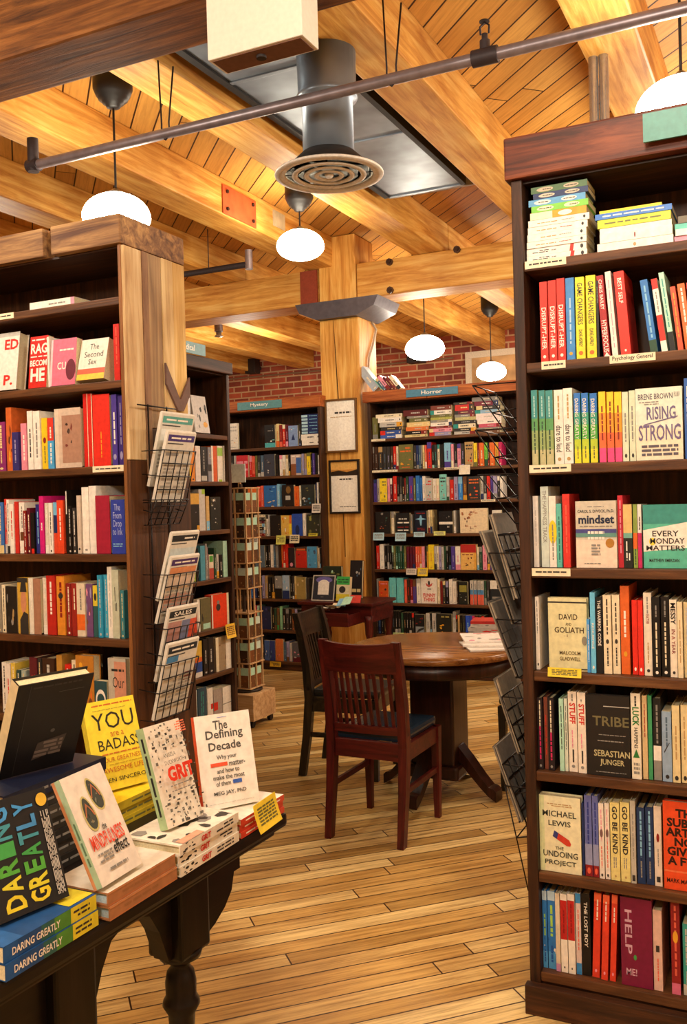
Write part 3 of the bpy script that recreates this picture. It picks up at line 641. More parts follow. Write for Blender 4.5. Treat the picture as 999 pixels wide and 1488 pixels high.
r.book('s',768,782,721,'#ddd8cf',[('b',.3,.3,.7,.8,'lg',1,-90,.07)]).book('s',785.5,797,707,'#c9d6cc',[S('THE HAPPINESS TRACK','gy',.3,.95,.25,.75)]).book('s',797.8,808,721,'w',[('e',-.1,.33,1.1,.66,'ye'),('b',.3,.1,.7,.6,'gy',1,-90,.06)])
r.book('s',808.8,816.5,732,'#5fb8a8',[('b',.25,.08,.75,.8,'#2a6a62',1,-90,.07)]).book('s',818.5,829,718,'#d2342c',[('b',.3,.2,.7,.85,'co',1,-90,.07)],lean=0)
r.book('f',837.5,897,728,'#c9c2b0',[('r',0,0,1,.42,'#e6d3bf'),('b',.3,.9,.7,.93,'gy',1,0,.2),('t','CAROL S. DWECK, Ph.D.',.05,.82,.95,.87,'dk'),('t','mindset',.07,.66,.95,.79,'#1f2a44',0,.03),('b',.1,.60,.9,.64,'gy',1,0,.06),('r',0,.52,1,.58,'#4a4a86'),('r',0,.46,1,.52,'#5f8f86'),('b',.3,.40,.7,.57,'w',2,0,.1),('e',.73,.3,.94,.44,'#a9762e'),('b',.38,.18,.6,.36,'gy',4,0,.3),('b',.2,.05,.6,.08,'gy',1,0,.08)],t=.018,hard=False)
r.book('s',897.6,905.5,720,'#c42a38',[('b',.25,.2,.75,.93,'pk',1,-90,.06)]).book('s',906.5,919.5,733,'#1f2420',[('r',0,.55,1,1,'#d8b878'),('r',0,.47,1,.55,'#6fa898'),('b',.2,.12,.8,.42,'w',2,-90,.2)]).book('s',920.3,926.5,733,'#8aa04a',[('r',0,.3,1,.55,'og'),('b',.25,.05,.75,.3,'dg',1,-90,.1)]).book('s',927,933,733,'#e2ddd6',[('r',0,0,1,.55,'mg'),('b',.25,.6,.75,.92,'dk',1,-90,.1)])
r.book('f',935.5,1020,733,'#57b59c',[('r',0,.7,1,1,'#3d8f86'),('p',[(0,.26),(1,.34),(1,.76),(0,.60)],'w'),('e',.1,.36,.22,.48,'#ecd84a'),('t','EVERY',.16,.50,.62,.59,'dk'),('t','MONDAY',.12,.385,.72,.475,'dk'),('t','MATTERS',.05,.28,.72,.36,'dk'),('t','MATTHEW EMERZIAN',.1,.1,.62,.15,'dk')],t=.02)
r.done()
r=R(4,'fifth shelf')
r.book('s',772,783.5,868,'w',[('b',.3,.5,.7,.95,'gy',1,-90,.08),('e',.3,.05,.7,.09,'dk')])
r.book('f',796,852.5,870,'#dfd9a8',[('r',0,.93,1,.95,'dk'),('t','DAVID',.28,.70,.76,.78,'#4a3a26'),('t','AND',.45,.62,.6,.66,'#4a3a26'),('t','GOLIATH',.16,.52,.92,.60,'#4a3a26'),('n',.42,.40,.58,.5,['#8a6a56','#5a4232'],3),('e',.86,.36,1,.48,'#8f8a78'),('t','MALCOLM',.28,.22,.82,.27,'#6a5a36'),('t','GLADWELL',.28,.14,.82,.19,'#6a5a36'),('r',0,.02,1,.035,'dk')],t=.03,back=.015)
r.book('s',853.3,858,900,'#4a9ade',[('b',.3,.2,.7,.9,'w',1,-90,.07)]).book('s',858.6,866,861,'#6cbfe6',[S('RESILIENCE','w',.3,.62,.3,.7),('e',.3,.05,.7,.09,'w')]).book('s',867,876.5,868,'#1a1d1e',[S('THE WARRIOR CODE','w',.36,.96,.25,.75)])
for a,b in ((877.5,889),(890,901)): r.book('s',a,b,865,'#e6d9b8',[('b',.3,.5,.7,.95,'dk',1,-90,.07),('e',.3,.38,.7,.44,'dk'),('b',.3,.1,.7,.33,'dk',1,-90,.08)])
r.book('s',902,915,852,'#d8652a',[('b',.25,.42,.75,.82,'w',1,-90,.08),('e',.3,.2,.7,.26,'go')]).book('s',918.5,926.5,873,'#de2f22',[('e',.3,.05,.7,.1,'w')]).book('s',927.4,935,873,'#de2f22',[('e',.3,.05,.7,.1,'w')])
r.book('s',935.8,947.5,862,'#e6dcc8',[('b',.3,.75,.7,.95,'gy',1,-90,.1),S('EATER','dr',.62,.74,.3,.7),('b',.35,.15,.65,.4,'tn',1,-90,.08),('e',.3,.04,.7,.08,'dk')])
for a,b in ((949,960),(961,973)): r.book('s',a,b,868,'bk',[('b',.3,.75,.7,.95,'gy',1,-90,.1),('b',.28,.12,.72,.68,'iv',1,-90,.06),('e',.3,.03,.7,.07,'w')])
r.book('s',974,984.5,872,'#e6dcc8',[S('MESSY','bk',.68,.96,.15,.85,.03),S('IN A YEAR','dr',.3,.62,.25,.75),('e',.3,.04,.7,.08,'dk')]).book('s',985.3,993,875,'#e2d4ae',[('b',.3,.2,.7,.9,'tn',1,-90,.07)]).book('s',994,1003,876,'#d8c898',None).book('s',1004,1016,872,'dr')
r.done()
r=R(5,'sixth shelf')
pm=[('b',.3,.52,.7,.96,'iv',1,-90,.06),('b',.2,.14,.8,.6,'mg',1,-90,.08),('e',.3,.03,.7,.07,'gy')]
r.book('s',781.5,789.5,1014,'#231a1e',pm).book('s',790.5,796,1014,'#7a4030',[('b',.3,.2,.7,.9,'rd',1,-90,.07)]).book('s',797,806,1014,'#231a1e',pm)
r.book('s',813,819.5,1016,'mi',[('b',.3,.3,.7,.9,'dk',1,-90,.07)]).book('s',820.3,825,1016,'#cfd8c8',[('b',.3,.3,.7,.9,'dk',1,-90,.07)])
st=[S('STUFF','#c8302a',.6,.86,.15,.85,.03),('b',.3,.88,.7,.97,'gy',1,-90,.2),('b',.3,.3,.6,.56,'pk',1,-90,.08),('r',.42,.12,.6,.28,'dk'),('e',.3,.05,.7,.09,'gy')]
r.book('s',826,838.5,1006,'#e9decd',st).book('s',840,852,1007,'#e9decd',st)
r.book('f',853.5,916.5,1011,'#211f1e',[('r',.4,.86,1,.87,'lg'),('t','TRIBE',.14,.62,.98,.74,'#6f6a4a'),('b',.2,.5,.9,.52,'gy',1,0,.05),('b',.25,.42,.85,.45,'gy',1,0,.05),('t','SEBASTIAN',.16,.24,.99,.32,'#b9b286'),('t','JUNGER',.3,.12,.86,.21,'#b9b286'),('b',.2,.04,.9,.06,'gy',1,0,.05)],t=.02)
r.book('s',918,932,1008,'#e6dfca',[('b',.3,.85,.7,.97,'dk',1,-90,.1),S('LUCK','#2f7a3c',.62,.84,.15,.85,.03),S('HAPPENS','#3a3a36',.36,.6,.3,.7),('p',[(.15,.25),(.85,.25),(.5,.35)],'#2f7a3c'),('b',.2,.05,.8,.2,'gy',3,0,.2)])
r.book('s',933.5,941,1012,'#d2b98a',[('b',.3,.5,.7,.9,'#a04030',1,-90,.07)]).book('s',942,948,1012,'#3f9a66',[]).book('s',949.5,961,1016,'#1d1f1f',[('r',0,.0,1,.24,'gy'),('r',0,.24,1,.42,'w'),('b',.25,.45,.75,.92,'gy',1,-90,.07)]).book('s',962.5,976.5,1035,'#8fa9c4',[('b',.3,.5,.7,.92,'sl',1,-90,.07),('p',[(.2,.4),(.8,.55),(.75,.56),(.2,.43)],'dk'),('e',.3,.04,.7,.1,'dk')])
r.book('s',977.5,988.5,1026,'#e0cf9c',[('b',.3,.3,.7,.85,'tn',1,-90,.07),('e',.25,.03,.75,.09,'dk')]).book('s',990,1000,1026,'#e0cf9c',[('b',.3,.3,.7,.85,'tn',1,-90,.07),('e',.25,.03,.75,.09,'dk')]).book('s',1002,1014,1030,'iv')
r.done()
r=R(6,'seventh shelf')
r.book('f',783.5,845,1158,'#e6e2bc',[('p',[(0,0),(.12,0),(.12,1),(0,1)],'#d3dba8'),('b',.2,.86,.8,.91,'tn',2,0,.08),('t','MICHAEL',.08,.73,.9,.81,'#3f4238'),('t','LEWIS',.22,.61,.76,.68,'#3f4238'),('p',[(.36,.55),(.72,.44),(.76,.39),(.74,.36),(.66,.36),(.32,.47)],'#c9402e'),('p',[(.36,.55),(.46,.52),(.42,.44),(.32,.47)],'#3a3f7a'),('t','THE',.38,.3,.58,.34,'#5a5a46'),('t','UNDOING',.08,.2,.92,.28,'#3f4238'),('t','PROJECT',.12,.08,.88,.16,'#3f4238')],t=.035)
r.book('s',846,849,1168,'nv',[])
pb=[('r',0,0,1,.14,'#8a1f22'),('r',0,.14,1,.4,'#8f96be'),('b',.25,.4,.75,.92,'#2f3a86',1,-90,.06),('e',.25,.03,.75,.11,'co')]
r.book('s',850,860.5,1157,'#666fb0',pb).book('s',861.5,870,1158,'#666fb0',pb)
wr=[('b',.3,.5,.7,.92,'pk',1,-90,.07),('e',.2,.55,.8,.66,'#7a5a58'),('b',.3,.15,.7,.5,'co',1,-90,.07),('e',.3,.03,.7,.07,'dk')]
r.book('s',871,878.5,1168,'#e6ddd0',wr).book('s',879.5,886.5,1168,'#e6ddd0',wr)
gk=[S('GO BE KIND','dk',.34,.95,.22,.8,.03),('b',.25,.16,.7,.3,'gy',2,-90,.12),('e',.4,.04,.6,.07,'tn')]
r.book('s',887.5,901,1167,'#e2d489',gk).book('s',902,916,1167,'#e2d489',gk).book('s',917,924.5,1164,'#b9b4a6',[('b',.3,.3,.7,.9,'gy',1,-90,.06),('r',.2,.03,.8,.1,'dk')])
nb=[('b',.25,.35,.75,.95,'lb',1,-90,.06),('b',.3,.08,.7,.3,'gy',1,-90,.06)]
r.book('s',926,937.5,1175,'#22375f',nb).book('s',938.5,950,1175,'#22375f',nb).book('s',951,962,1173,'#dfd2c2',[('b',.35,.25,.65,.5,'gy',1,-90,.07),('e',.3,.55,.7,.66,'dr'),('r',.25,.05,.75,.12,'dk')])
r.book('f',965,1033,1167,'#dd4d24',[('t','THE\nSUBTLE\nART OF\nNOT\nGIVING\nA F*CK',.05,.28,.98,.92,'#2c1710',0,.04),('r',0,.2,1,.22,'#e8764a'),('t','MARK MANSON',.06,.08,.8,.13,'#2c1710')],t=.024)
r.done()
r=R(7,'bottom shelf')
bb=[('r',0,.0,1,.22,'#4d9ad6'),('r',0,.88,1,1,'#b8d6ea'),('b',.15,.42,.85,.82,'#9fd05a',1,-90,.12),('n',0,.2,1,.4,['w','#1f58a8'],4),('b',.2,.08,.8,.3,'#1f58a8',1,-90,.1)]
r.book('s',784,795,1296,'#2f78c4',bb).book('s',796,807,1297,'#2f78c4',bb).book('s',808,814.5,1299,'#d9cbb4',[('r',0,0,1,.1,'#c08ab4')])
rw=[('r',0,.42,1,.92,'#b52222'),('b',.25,.5,.75,.88,'#8a1618',1,-90,.07),('e',.4,.05,.6,.08,'dk')]
r.book('s',815.3,825,1300,'w',rw).book('s',826,836,1300,'w',rw).book('s',837,844.5,1300,'#d7c3bd',[('r',0,.88,1,1,'#3f8fce'),('r',0,0,1,.14,'#3a86c8'),('b',.3,.3,.7,.8,'co',1,-90,.06)]).book('s',845.5,858,1301,'#171413',[S('THE LOST BOY','w',.35,.9,.3,.7)])
hb=[('r',0,.9,1,1,'#f06a44'),('b',.3,.68,.7,.92,'w',1,-90,.1),('e',.35,.06,.65,.1,'pk')]
r.book('s',860.5,871,1299,'#d8402a',hb,lean=-2.5).book('s',874,883.5,1301,'#d8402a',hb,lean=-2.5).book('s',886.5,895,1301,'#d8402a',hb,lean=-2.5)
r.book('f',903,949,1306,'#74163a',[('t','HELP',.14,.36,.36,.86,'#c7a0b4',-90),('t','ME!',.16,.12,.5,.2,'#c7a0b4'),('e',.4,.3,.5,.36,'gn')],t=.025)
r.book('s',950,963,1324,'#d8b3a4',[('r',.3,.48,.7,.56,'dk'),('b',.35,.12,.65,.4,'co',1,-90,.07)]).book('s',976,989,1310,'#8a1f20',[('r',0,0,1,.12,'#d06a8a'),('b',.25,.2,.75,.95,'#d8604a',1,-90,.07),('e',.2,.55,.8,.68,'go')]).book('s',993,1003,1345,'#3a9a90').book('s',1005,1018,1335,'nv')
r.done()
card(797,846,969,985,'y',RY+.004,'#ecd23a','yellow note hanging under the pale book on the fifth shelf of the green-signed bookcase','notes on the bookcases',lines=2,ink='ol')
# ------------------------------------------------------------------ plank-ended bookcase
LY=2.645; LXR=-2.146; CL='plank-ended bookcase'; LW=2.2; LX0=LXR-LW
lz_=[2.245,1.948,1.643,1.322,1.013,.70,.39,.10]
CG0=(onY(61,365,LY-.012).x-LX0)/LW; CG1=(onY(71,362,LY-.012).x-LX0)/LW
lc=bookcase('bookcase','tall bookcase with a pale weathered plank end and a thick plank cap',(LX0,LY,0),0,LW,.365,lz_,2.43,(2.43,2.535),darkwood,.10,cap_over=.012,post=.015,capmat=lambda a:wood('capwood','#5e4234','#94704c','#c49c66',a,scale=6,knots=.8,rough=.7),cappieces=((0,CG0),(CG1,1)),sidemat=lambda a:wood('edge','#6b4426','#8a5a30','#a87440',a))
# weathered boards nailed on the end
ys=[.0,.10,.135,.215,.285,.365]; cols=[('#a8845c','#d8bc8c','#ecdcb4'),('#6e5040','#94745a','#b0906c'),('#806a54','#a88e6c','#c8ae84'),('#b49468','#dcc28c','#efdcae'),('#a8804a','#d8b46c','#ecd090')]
low=[('#3a2414','#54341c','#704828'),('#2c1c12','#44291a','#5c3a22'),('#34200f','#4c301c','#684226'),('#2a1a10','#40281a','#583820'),('#2e1c10','#462c18','#5f3c22')]  # lower lengths: guessed dark stain with the panel's shade put into the colour
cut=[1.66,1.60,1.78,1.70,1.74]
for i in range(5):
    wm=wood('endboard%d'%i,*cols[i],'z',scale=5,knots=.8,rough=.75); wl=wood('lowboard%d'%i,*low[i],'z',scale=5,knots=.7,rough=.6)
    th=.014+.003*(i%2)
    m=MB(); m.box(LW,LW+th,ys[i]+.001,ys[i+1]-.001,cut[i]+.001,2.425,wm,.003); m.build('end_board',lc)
    m=MB(); m.box(LW,LW+th,ys[i]+.001,ys[i+1]-.001,0,cut[i]-.001,wl,.003); o=m.build('end_board',lc); o['label']='lower end board, stain and shade in its brown'
m=MB(); m.prism([(.215,2.03),(.297,1.90),(.305,1.90),(.365,1.99),(.365,1.92),(.32,1.855),(.285,1.855),(.215,1.95)],LW+.017,LW+.026,mat('#6a5046',.7),'x'); o=m.build('arrow_batten',lc); o['label']='grey arrow-shaped batten'
def Lr(i,sh): return Row(CL,sh,lz_[i],'y',LY+.022,'book','books in the plank-ended bookcase',parts=True,depth=.16,lo=LX0+.036,hi=LXR-.016)
def ll(x0,x1,py,z): a=onY(x0,py,LY).x-LX0; b=onY(x1,py,LY).x-LX0; shelflabel(lc,a,min(b,LW-.016),z,None,.004,.022)
ll(-20,19,455,lz_[0]); ll(134,179,681,lz_[2]); 
r=Lr(0,'top shelf'); r.stack('only',[(42,107,12,'w',fo([('b',.3,.3,.8,.7,'gy',1,0,.08),('r',.92,0,1,1,'pk')]))],depth=.2); r.items[-1]['label']='single white paperback lying flat on the top shelf of the plank-ended bookcase'; r.done()
r=Lr(1,'second shelf')
r.book('f',-62,22,487,'#e9e0d4',[('r',.3,.93,1,1,'lg'),('t','ED',.76,.70,.99,.88,'#cf2f24',0,.03),('t','P.',.78,.08,.93,.26,'#cf2f24',0,.03)],t=.05,tilt=8)
r.book('f',40,66,488,'#c9281e',[('b',.1,.9,.9,.96,'w',1,0,.2),('t','RAG',.06,.66,.98,.86,'w',0,.03),('b',.06,.58,.98,.63,'w',1,0,.2),('t','BECOM',.04,.42,.98,.54,'w',0,.03),('t','HE',.1,.12,.9,.38,'w',0,.04)],t=.03,tilt=6,label='red front-facing book with bold white capitals on the second shelf of the plank-ended bookcase')
r.book('s',66.5,69.5,489,'w',[])
r.book('f',71,108,492,'#d8718a',[('r',0,.0,.08,1,'#e9c4c8'),('e',.62,.1,1.0,.55,'#6a2434'),('t','CU',.28,.34,.62,.5,'w'),('b',.35,.72,.9,.8,'w',1,0,.1)],t=.03,tilt=6)
r.book('f',110,150,494,'#e6dccb',[('r',0,.0,1,.14,'#e8c02c'),('r',0,.14,1,.27,'#d2552c'),('t','The',.35,.74,.68,.88,'#3a3f36',0,.0),('t','Second',.18,.55,.86,.69,'#3a3f36',0,.0),('t','Sex',.36,.37,.66,.5,'#3a3f36',0,.0)],t=.06,tilt=14)
r.book('s',162.5,171,470,'#cf2a20',[('b',.3,.3,.7,.95,'co',1,-90,.1)])
r.done()
r=Lr(2,'third shelf')
r.book('s',-8,5,613,'#8a2f6a',None).book('s',8,16,592,'#c8622c',[('n',0,.1,1,.9,['db','go'],5)]).book('s',17,26,628,'#352f6e',[('b',.3,.2,.7,.8,'lv',1,-90,.1)]).book('s',27.5,36,615,'#e08a9c',[('b',.25,.2,.75,.75,'w',1,-90,.09)])
r.book('s',39,46.5,597,'w',[('b',.25,.2,.75,.8,'dk',1,-90,.06)]).book('s',47.5,57,597,'w',[('b',.25,.2,.75,.8,'gy',1,-90,.06)]).book('s',58,66.5,607,'#e4c226',[('e',.25,.5,.75,.62,'dr'),('b',.3,.1,.7,.45,'ol',1,-90,.09)]).book('s',67.5,76.5,607,'#4aa0d4',[('r',0,.55,1,1,'#d23a2c'),('b',.25,.08,.75,.5,'w',1,-90,.1),('b',.25,.6,.75,.92,'w',1,-90,.1)])
r.book('f',80,118,593,'#cdb8a4',[('r',0,0,.15,1,'#d8c8b4'),('r',.28,.08,1,.88,'#a8806a'),('n',.4,.3,.95,.75,['#4a3a32','#7a3a32','#3a2a26'],5)],t=.05)
r.book('s',120.5,127,572,'#c9221c',[('r',.86,0,1,1,'iv')],hard=True).book('s',127.8,134.5,572,'#cf2a20',[('r',.86,0,1,1,'iv')],hard=True)
r.book('f',135.5,160,573,'#d93022',[('b',.42,.12,.52,.55,'go',1,-90,.08)],t=.11,hard=True)
r.book('s',161.5,169,573,'#4a3a92',[('b',.2,.3,.8,.75,'w',1,-90,.1),('e',.2,.08,.8,.16,'lv')]).book('s',170,177,575,'#3f2f7e',[('b',.3,.3,.7,.9,'lv',1,-90,.1),('e',.2,.08,.8,.2,'lv')])
r.done()
r=Lr(3,'fourth shelf')
r.book('s',-7,3,730,'#3f6fb4').book('s',4,8,725,'#cf3a2c').book('s',8.6,12.5,726,'w').book('s',13.2,18.8,732,'w',[('b',.25,.3,.75,.85,'rd',1,-90,.1)]).book('s',19.4,24.5,729,'#c93026',[]).book('s',25.3,33,730,'w',[('r',.1,.25,.9,.42,'br'),('b',.3,.5,.7,.92,'gy',1,-90,.08)]).book('s',34,38.5,742,'dr').book('s',39.2,44,738,'mr').book('s',44.8,49.8,745,'bk',[('r',.1,0,.9,.12,'rd')])
r.book('s',50.5,56,733,'#2c2f78',[('b',.25,.2,.75,.85,'lb',1,-90,.1)]).book('s',56.8,63,721,'#cc1f78',[('b',.25,.4,.75,.6,'w',1,-90,.1)]).book('s',64.5,69.5,731,'#d6cdbc').book('s',70.2,75.5,731,'w').book('s',76.2,81.5,730,'#d8482a',[('r',0,.75,1,1,'#6fb4d8'),('r',0,.4,1,.75,'nv')]).book('s',82.3,91.5,727,'#dc4826',[('b',.3,.25,.7,.85,'w',1,-90,.08)]).book('s',93.5,97,712,'bk',[('r',.3,.62,.7,.98,'w')]).book('s',98,104,735,'bk').book('s',104.8,110,738,'dk')
r.book('s',111.5,116.5,720,'#cdbfae',[('e',.2,.06,.8,.1,'dk')]).book('s',117.2,127,708,'w',[('e',.3,.04,.7,.07,'gy')]).book('s',128,138.5,706,'#e9e2d8',[])
r.book('f',139.5,160,720,'#9c2138',[],t=.10,hard=True).book('f',162,182,726,'#2f3f9e',[('t','The\nFrom\nDrop\nto Ink',.1,.35,.8,.92,'#a8b4de',0,0),('b',.1,.12,.8,.2,'lb',2,0,.2)],t=.03)
r.done()
r=Lr(4,'fifth shelf')
r.book('s',-6,2,848,'#8f8778').book('s',3,8,850,'iv').book('f',9,25,852,'#241f1b',[('n',.1,.1,.9,.9,['dk','tn','gy'],6)],t=.03).book('f',26,41,840,'#caa23c',[('e',.3,.35,.85,.8,'#c98a66'),('p',[(.2,0),(1,0),(1,.35),(.6,.4),(.2,.25)],'dk'),('p',[(.25,.75),(.9,.75),(.8,.95),(.4,.95)],'dk'),('r',0,.92,1,1,'dk')],t=.035)
r.book('s',42,48.5,840,'#e2dbc8').book('f',49.2,59,841,'#a5785e',[],t=.1).book('s',59.8,66,840,'#dfd3c0').book('s',67,79.5,837,'#b5281f',[('b',.28,.35,.72,.9,'w',1,-90,.07)]).book('s',80.5,92,838,'#d88a2c',[('b',.2,.3,.8,.9,'dr',1,-90,.06),('e',.2,.62,.8,.72,'dk')])
r.book('s',94,101,848,'#8a2320').book('s',102,110.5,848,'#96281f',[('b',.3,.5,.7,.9,'iv',1,-90,.1)]).book('s',111.3,123,848,'#d9cbb2',[('r',0,.12,1,.42,'og'),('b',.3,.5,.7,.9,'gy',1,-90,.06)]).book('s',124,133,849,'#6f4a78',[('n',0,.05,1,.95,['lv','br','pk'],6)]).book('s',134,140.5,851,'#2f5a5a',[('r',0,.6,1,1,'#d6c23a'),('e',.2,.7,.8,.85,'dk')]).book('s',142,148.5,836,'#2f92b8').book('s',149.2,155,836,'#3fa4c6').book('s',156,162.5,824,'#e6e2d6',[('b',.3,.15,.7,.9,'lg',1,-90,.1)])
r.book('f',163.3,173,828,'#b9bfa8',[('b',.35,.4,.75,.75,'dk',2,-90,.2)],t=.12).book('s',174,179.5,858,'#3a7f8a')
r.done()
r=Lr(5,'sixth shelf')
r.book('s',2,8.5,963,'w').book('s',9,15,965,'#e6dcd0',[('b',.25,.1,.75,.7,'rd',1,-90,.08)]).book('s',15.8,22,964,'#d8bc4a').book('s',24,29,974,'#2f4a4a').book('s',30,36,975,'#9fb0a8').book('s',42,53,956,'#5a1f26',[('b',.2,.2,.8,.9,'rd',2,-90,.1)]).book('s',55,60,957,'dk').book('s',61,78,957,'db').book('s',80,88,953,'#b98a3c',[]).book('s',95,102,966,'rd').book('s',103,110,960,'iv').book('f',111,137,953,'#b87a2c',[('n',.1,.1,.9,.9,['og','br','go'],5)],t=.04).book('f',138,156,990,'#2a4a50',[('e',.1,.3,.9,.8,'w'),('e',.2,.4,.8,.7,'#2a4a50')],t=.03).book('f',158,184,957,'#b8b2a2',[('r',.35,.0,1,.95,'#c98f76'),('t','Our',.25,.55,.9,.72,'dk',0,0),('b',.2,.78,.9,.86,'dk',1,0,.2)],t=.03)
r.done()
# ------------------------------------------------------------------ horror bookcase
HY=7.2; HX0=-3.262; CH='horror bookcase'
hz_=[1.998,1.734,1.465,1.195,.895,.612,.342]
def rust(axis): return wood('rust_fir','#7a3c18','#a85a28','#c87a3c',axis,knots=.5)
hc=bookcase('bookcase','dark bookcase of fiction under the cap with the horror sign',(HX0,HY,0),0,1.5,.30,hz_,2.31,(2.31,2.40),darkwood,.342,cap_over=.03,post=.028,board=.024,capmat=rust,cappieces=((0,.375),(.375,1)))
a=onY(591,572,HY-.03).x-HX0; b=onY(666,563,HY-.03).x-HX0; signboard(hc,'Horror',a,b,2.325,2.385,-.031,'#4d83a0')
def hl(x0,x1,py,z): a=onY(x0,py,HY).x-HX0; b=onY(x1,py,HY).x-HX0; shelflabel(hc,max(a,.03),b,z,None,.004,.018)
hl(537,560,640,hz_[0]); hl(538,578,685,hz_[1]); hl(646,667,680,hz_[1]); hl(699,720,725,hz_[2])
def Hh(i,sh): return Row(CH,sh,hz_[i],'y',HY+.022,'paperback','paperbacks in the horror bookcase',depth=.12,lo=HX0+.029,hi=HX0+1.47)
r=Row(CH,'cap',2.402,'y',HY+.03,'paperback','paperbacks leaning on the horror bookcase cap',depth=.11)
for a,b,yt,c,cl in ((536,547,541,'#a9b4c0',-0),(547.5,551,553,'#6fc2b4',0),(552,556,554,'sl',0),(557,562,551,'pk',0),(563,567,552,'mr',0),(568,572,552,'#7a2a26',0),(573,578,551,'iv',0)): r.book('s',a+6,b+6,yt-4,c,lean=38)
for it,cc in zip(r.items,('black and white patterned','aqua','slate','pink and white','maroon','dark red','ivory')): it['label']=cc+' paperback leaning towards the post on top of the horror bookcase'
r.done()
r=Hh(0,'top shelf'); r.auto('541-548.5 ol/gy',32)
r.stack('first',[(553,584,5.5,'#3f62b4'),(553,583,6.5,'#34529e'),(554,584,5.5,'dk'),(552,585,7,'lg'),(550,584,7,'w'),(547,585,5.5,'iv')],.12)
r.stack('second',[(588,621,4,'cr'),(590,620,5.5,'bk'),(590,623,6,'#d9783a'),(591.5,625,7,'#e2c88a'),(595,620,6,'ol'),(592,624,3.5,'gy'),(587,622,9,'#5c1c1a')],.12)
r.stack('third',[(624,655,5.5,'lv'),(624,657,5.5,'pk'),(625,655,3.5,'dr'),(626,657,5.5,'w'),(626,657,4,'gy'),(626,657,4,'#a9ac52'),(627,657,4,'ol'),(626,657,6.5,'w'),(627,657,7,'#7a3a2c')],.12)
r.stack('fourth',[(660,691,4.5,'lg'),(659,692,5,'dk'),(659,691,6.5,'iv'),(661,693,5,'dk'),(662,692,5,'#b9b47c'),(661,690,4.5,'gy'),(661,690,5.5,'#6a2a3a'),(662,688,9,'#cf2f26'),(660,688,4,'dk')],.12)
r.stack('fifth',[(694,726,4,'br'),(694,727,4.5,'gy'),(696,729,5.5,'#c8546a'),(694,729,6,'w'),(692,729,10,'#ecdcd8'),(691,727,5.5,'#8fb4cf'),(693,728,6,'dk'),(690,725,7,'#7a2438'),(687,725,6.5,'gy')],.12)
r.done()
r=Hh(1,'second shelf'); r.auto('538.5-544 db/gy,544.6-549.5 db/gy,550-556 dk/tn,556.6-561.5 dk/sl,562.2-567 dk/lv,567.5-571.5 db/lg,572-575.6 rd,576-579 iv/dr,f580-600 ol/og^36,601-604.6 dk,605-608.6 nv/gy,609-611.6 sl/mi,612-614 gy,614.5-617 cr,617.5-620 co,620.8-627 rd/pu^38,628-631 bk/mi,631.6-635.4 dk/te,636-639 iv,640-645 bk/db,646-655 lb/pu^36,656-659.4 pk/iv,660-664 bk/gy,664.6-669.4 pk/pu,670-674.6 dk/lv,f676-688 tn/dk^36,688.6-693.6 ye/ol,694.2-696 dr,696.6-703.4 og/iv,704-708.6 #7cc83a/dg,709.2-711 bk,711.6-718.6 og/cr,719.4-724.4 go/ol,725-729.6 mg/iv',34); r.done()
r=Hh(2,'third shelf'); r.auto('542-547.5 pu/nv^33,548-551.5 lg/nv,f552-562.6 ye/ol,563.2-566.8 pk/co,567.4-570.4 mr/w,571-576.4 rd/w^37,577-580 bk/gy^36,580.6-584 dk/gy^36,584.6-587.4 bk,588-589.8 dr/gy,590.2-593.6 dg/lg^36,594.4-600.6 pu/rd^36,601.4-604 ol/mi,604.6-610 bl/lb^37,610.6-613.4 bl/dk,614-618 w/bl^36,f618.6-628.6 lg/rd^33,629.2-633.8 w/tn^32,634.4-638.6 iv/pk^32,f639.4-649 aq/dk^38,649.6-653 lg/dg,653.8-659.4 rd/w^30,660-665.4 lv/mr,666-672 #3a86d6/lb^34,672.8-678.4 br/go^34,f680-698 dk/og^34,698.6-702.4 lg,703-707 dk/lg,707.5-712.4 rd/dk,713-716.4 pu/bk,717-722.6 lv/gy^36,723.2-726.6 dk,727.4-731 w/lg^34',34); r.done()
r=Hh(3,'fourth shelf')
def ff(px0,px1,h,c,ops,t=.03): r.book('f',px0,px1,r.pyshelf((px0+px1)/2)-h,c,ops,t=t)
ff(546,568,32,'#1d1a19',[('n',.3,.5,.9,.95,['#3c5a52','dk','gy'],5),('n',.25,.22,.8,.4,['og','br','pk'],4)])
r.auto('569-572.6 iv/gy',32)
ff(576,596,30,'#1b1b1c',[('b',.2,.64,.8,.78,'lg',1,0,.2),('b',.1,.46,.95,.6,'w',1,0,.2),('b',.1,.26,.9,.36,'dr',1,0,.3),('b',.1,.1,.95,.22,'w',1,0,.2)]); r.auto('597-599.6 gy/tn',28)
ff(603,621,33,'#141a2c',[('b',.15,.84,.85,.94,'dr',1,0,.2),('p',[(.45,.35),(.55,.35),(.6,.6),(.95,.63),(.6,.68),(.55,.8),(.45,.8),(.4,.68),(.05,.63),(.4,.6)],'lb'),('b',.2,.12,.8,.26,'dr',2,0,.3)]); r.auto('622.4-624.6 iv,625-628 cr',34)
ff(638.5,658.5,32,'#1a1718',[('r',.0,.4,1,.52,'w'),('b',.25,.22,.75,.36,'lg',1,0,.2),('n',.2,.6,.8,.9,['gy','dk'],3)]); r.auto('659.4-662 lg',33)
ff(669,709,36,'#e6d2ae',[('n',.06,.25,.42,.85,['#a8643a','#7a4a34','#c98a5a','#5a3a34'],10),('n',.3,.72,.85,.9,['#b5673a','#8a4630'],7),('n',.2,.08,.6,.35,['#9a5a3a','#6a4234'],6)])
ff(716,729,33,'#ddd8cc',[('b',.1,.7,.9,.9,'gy',2,0,.3)]); r.done()
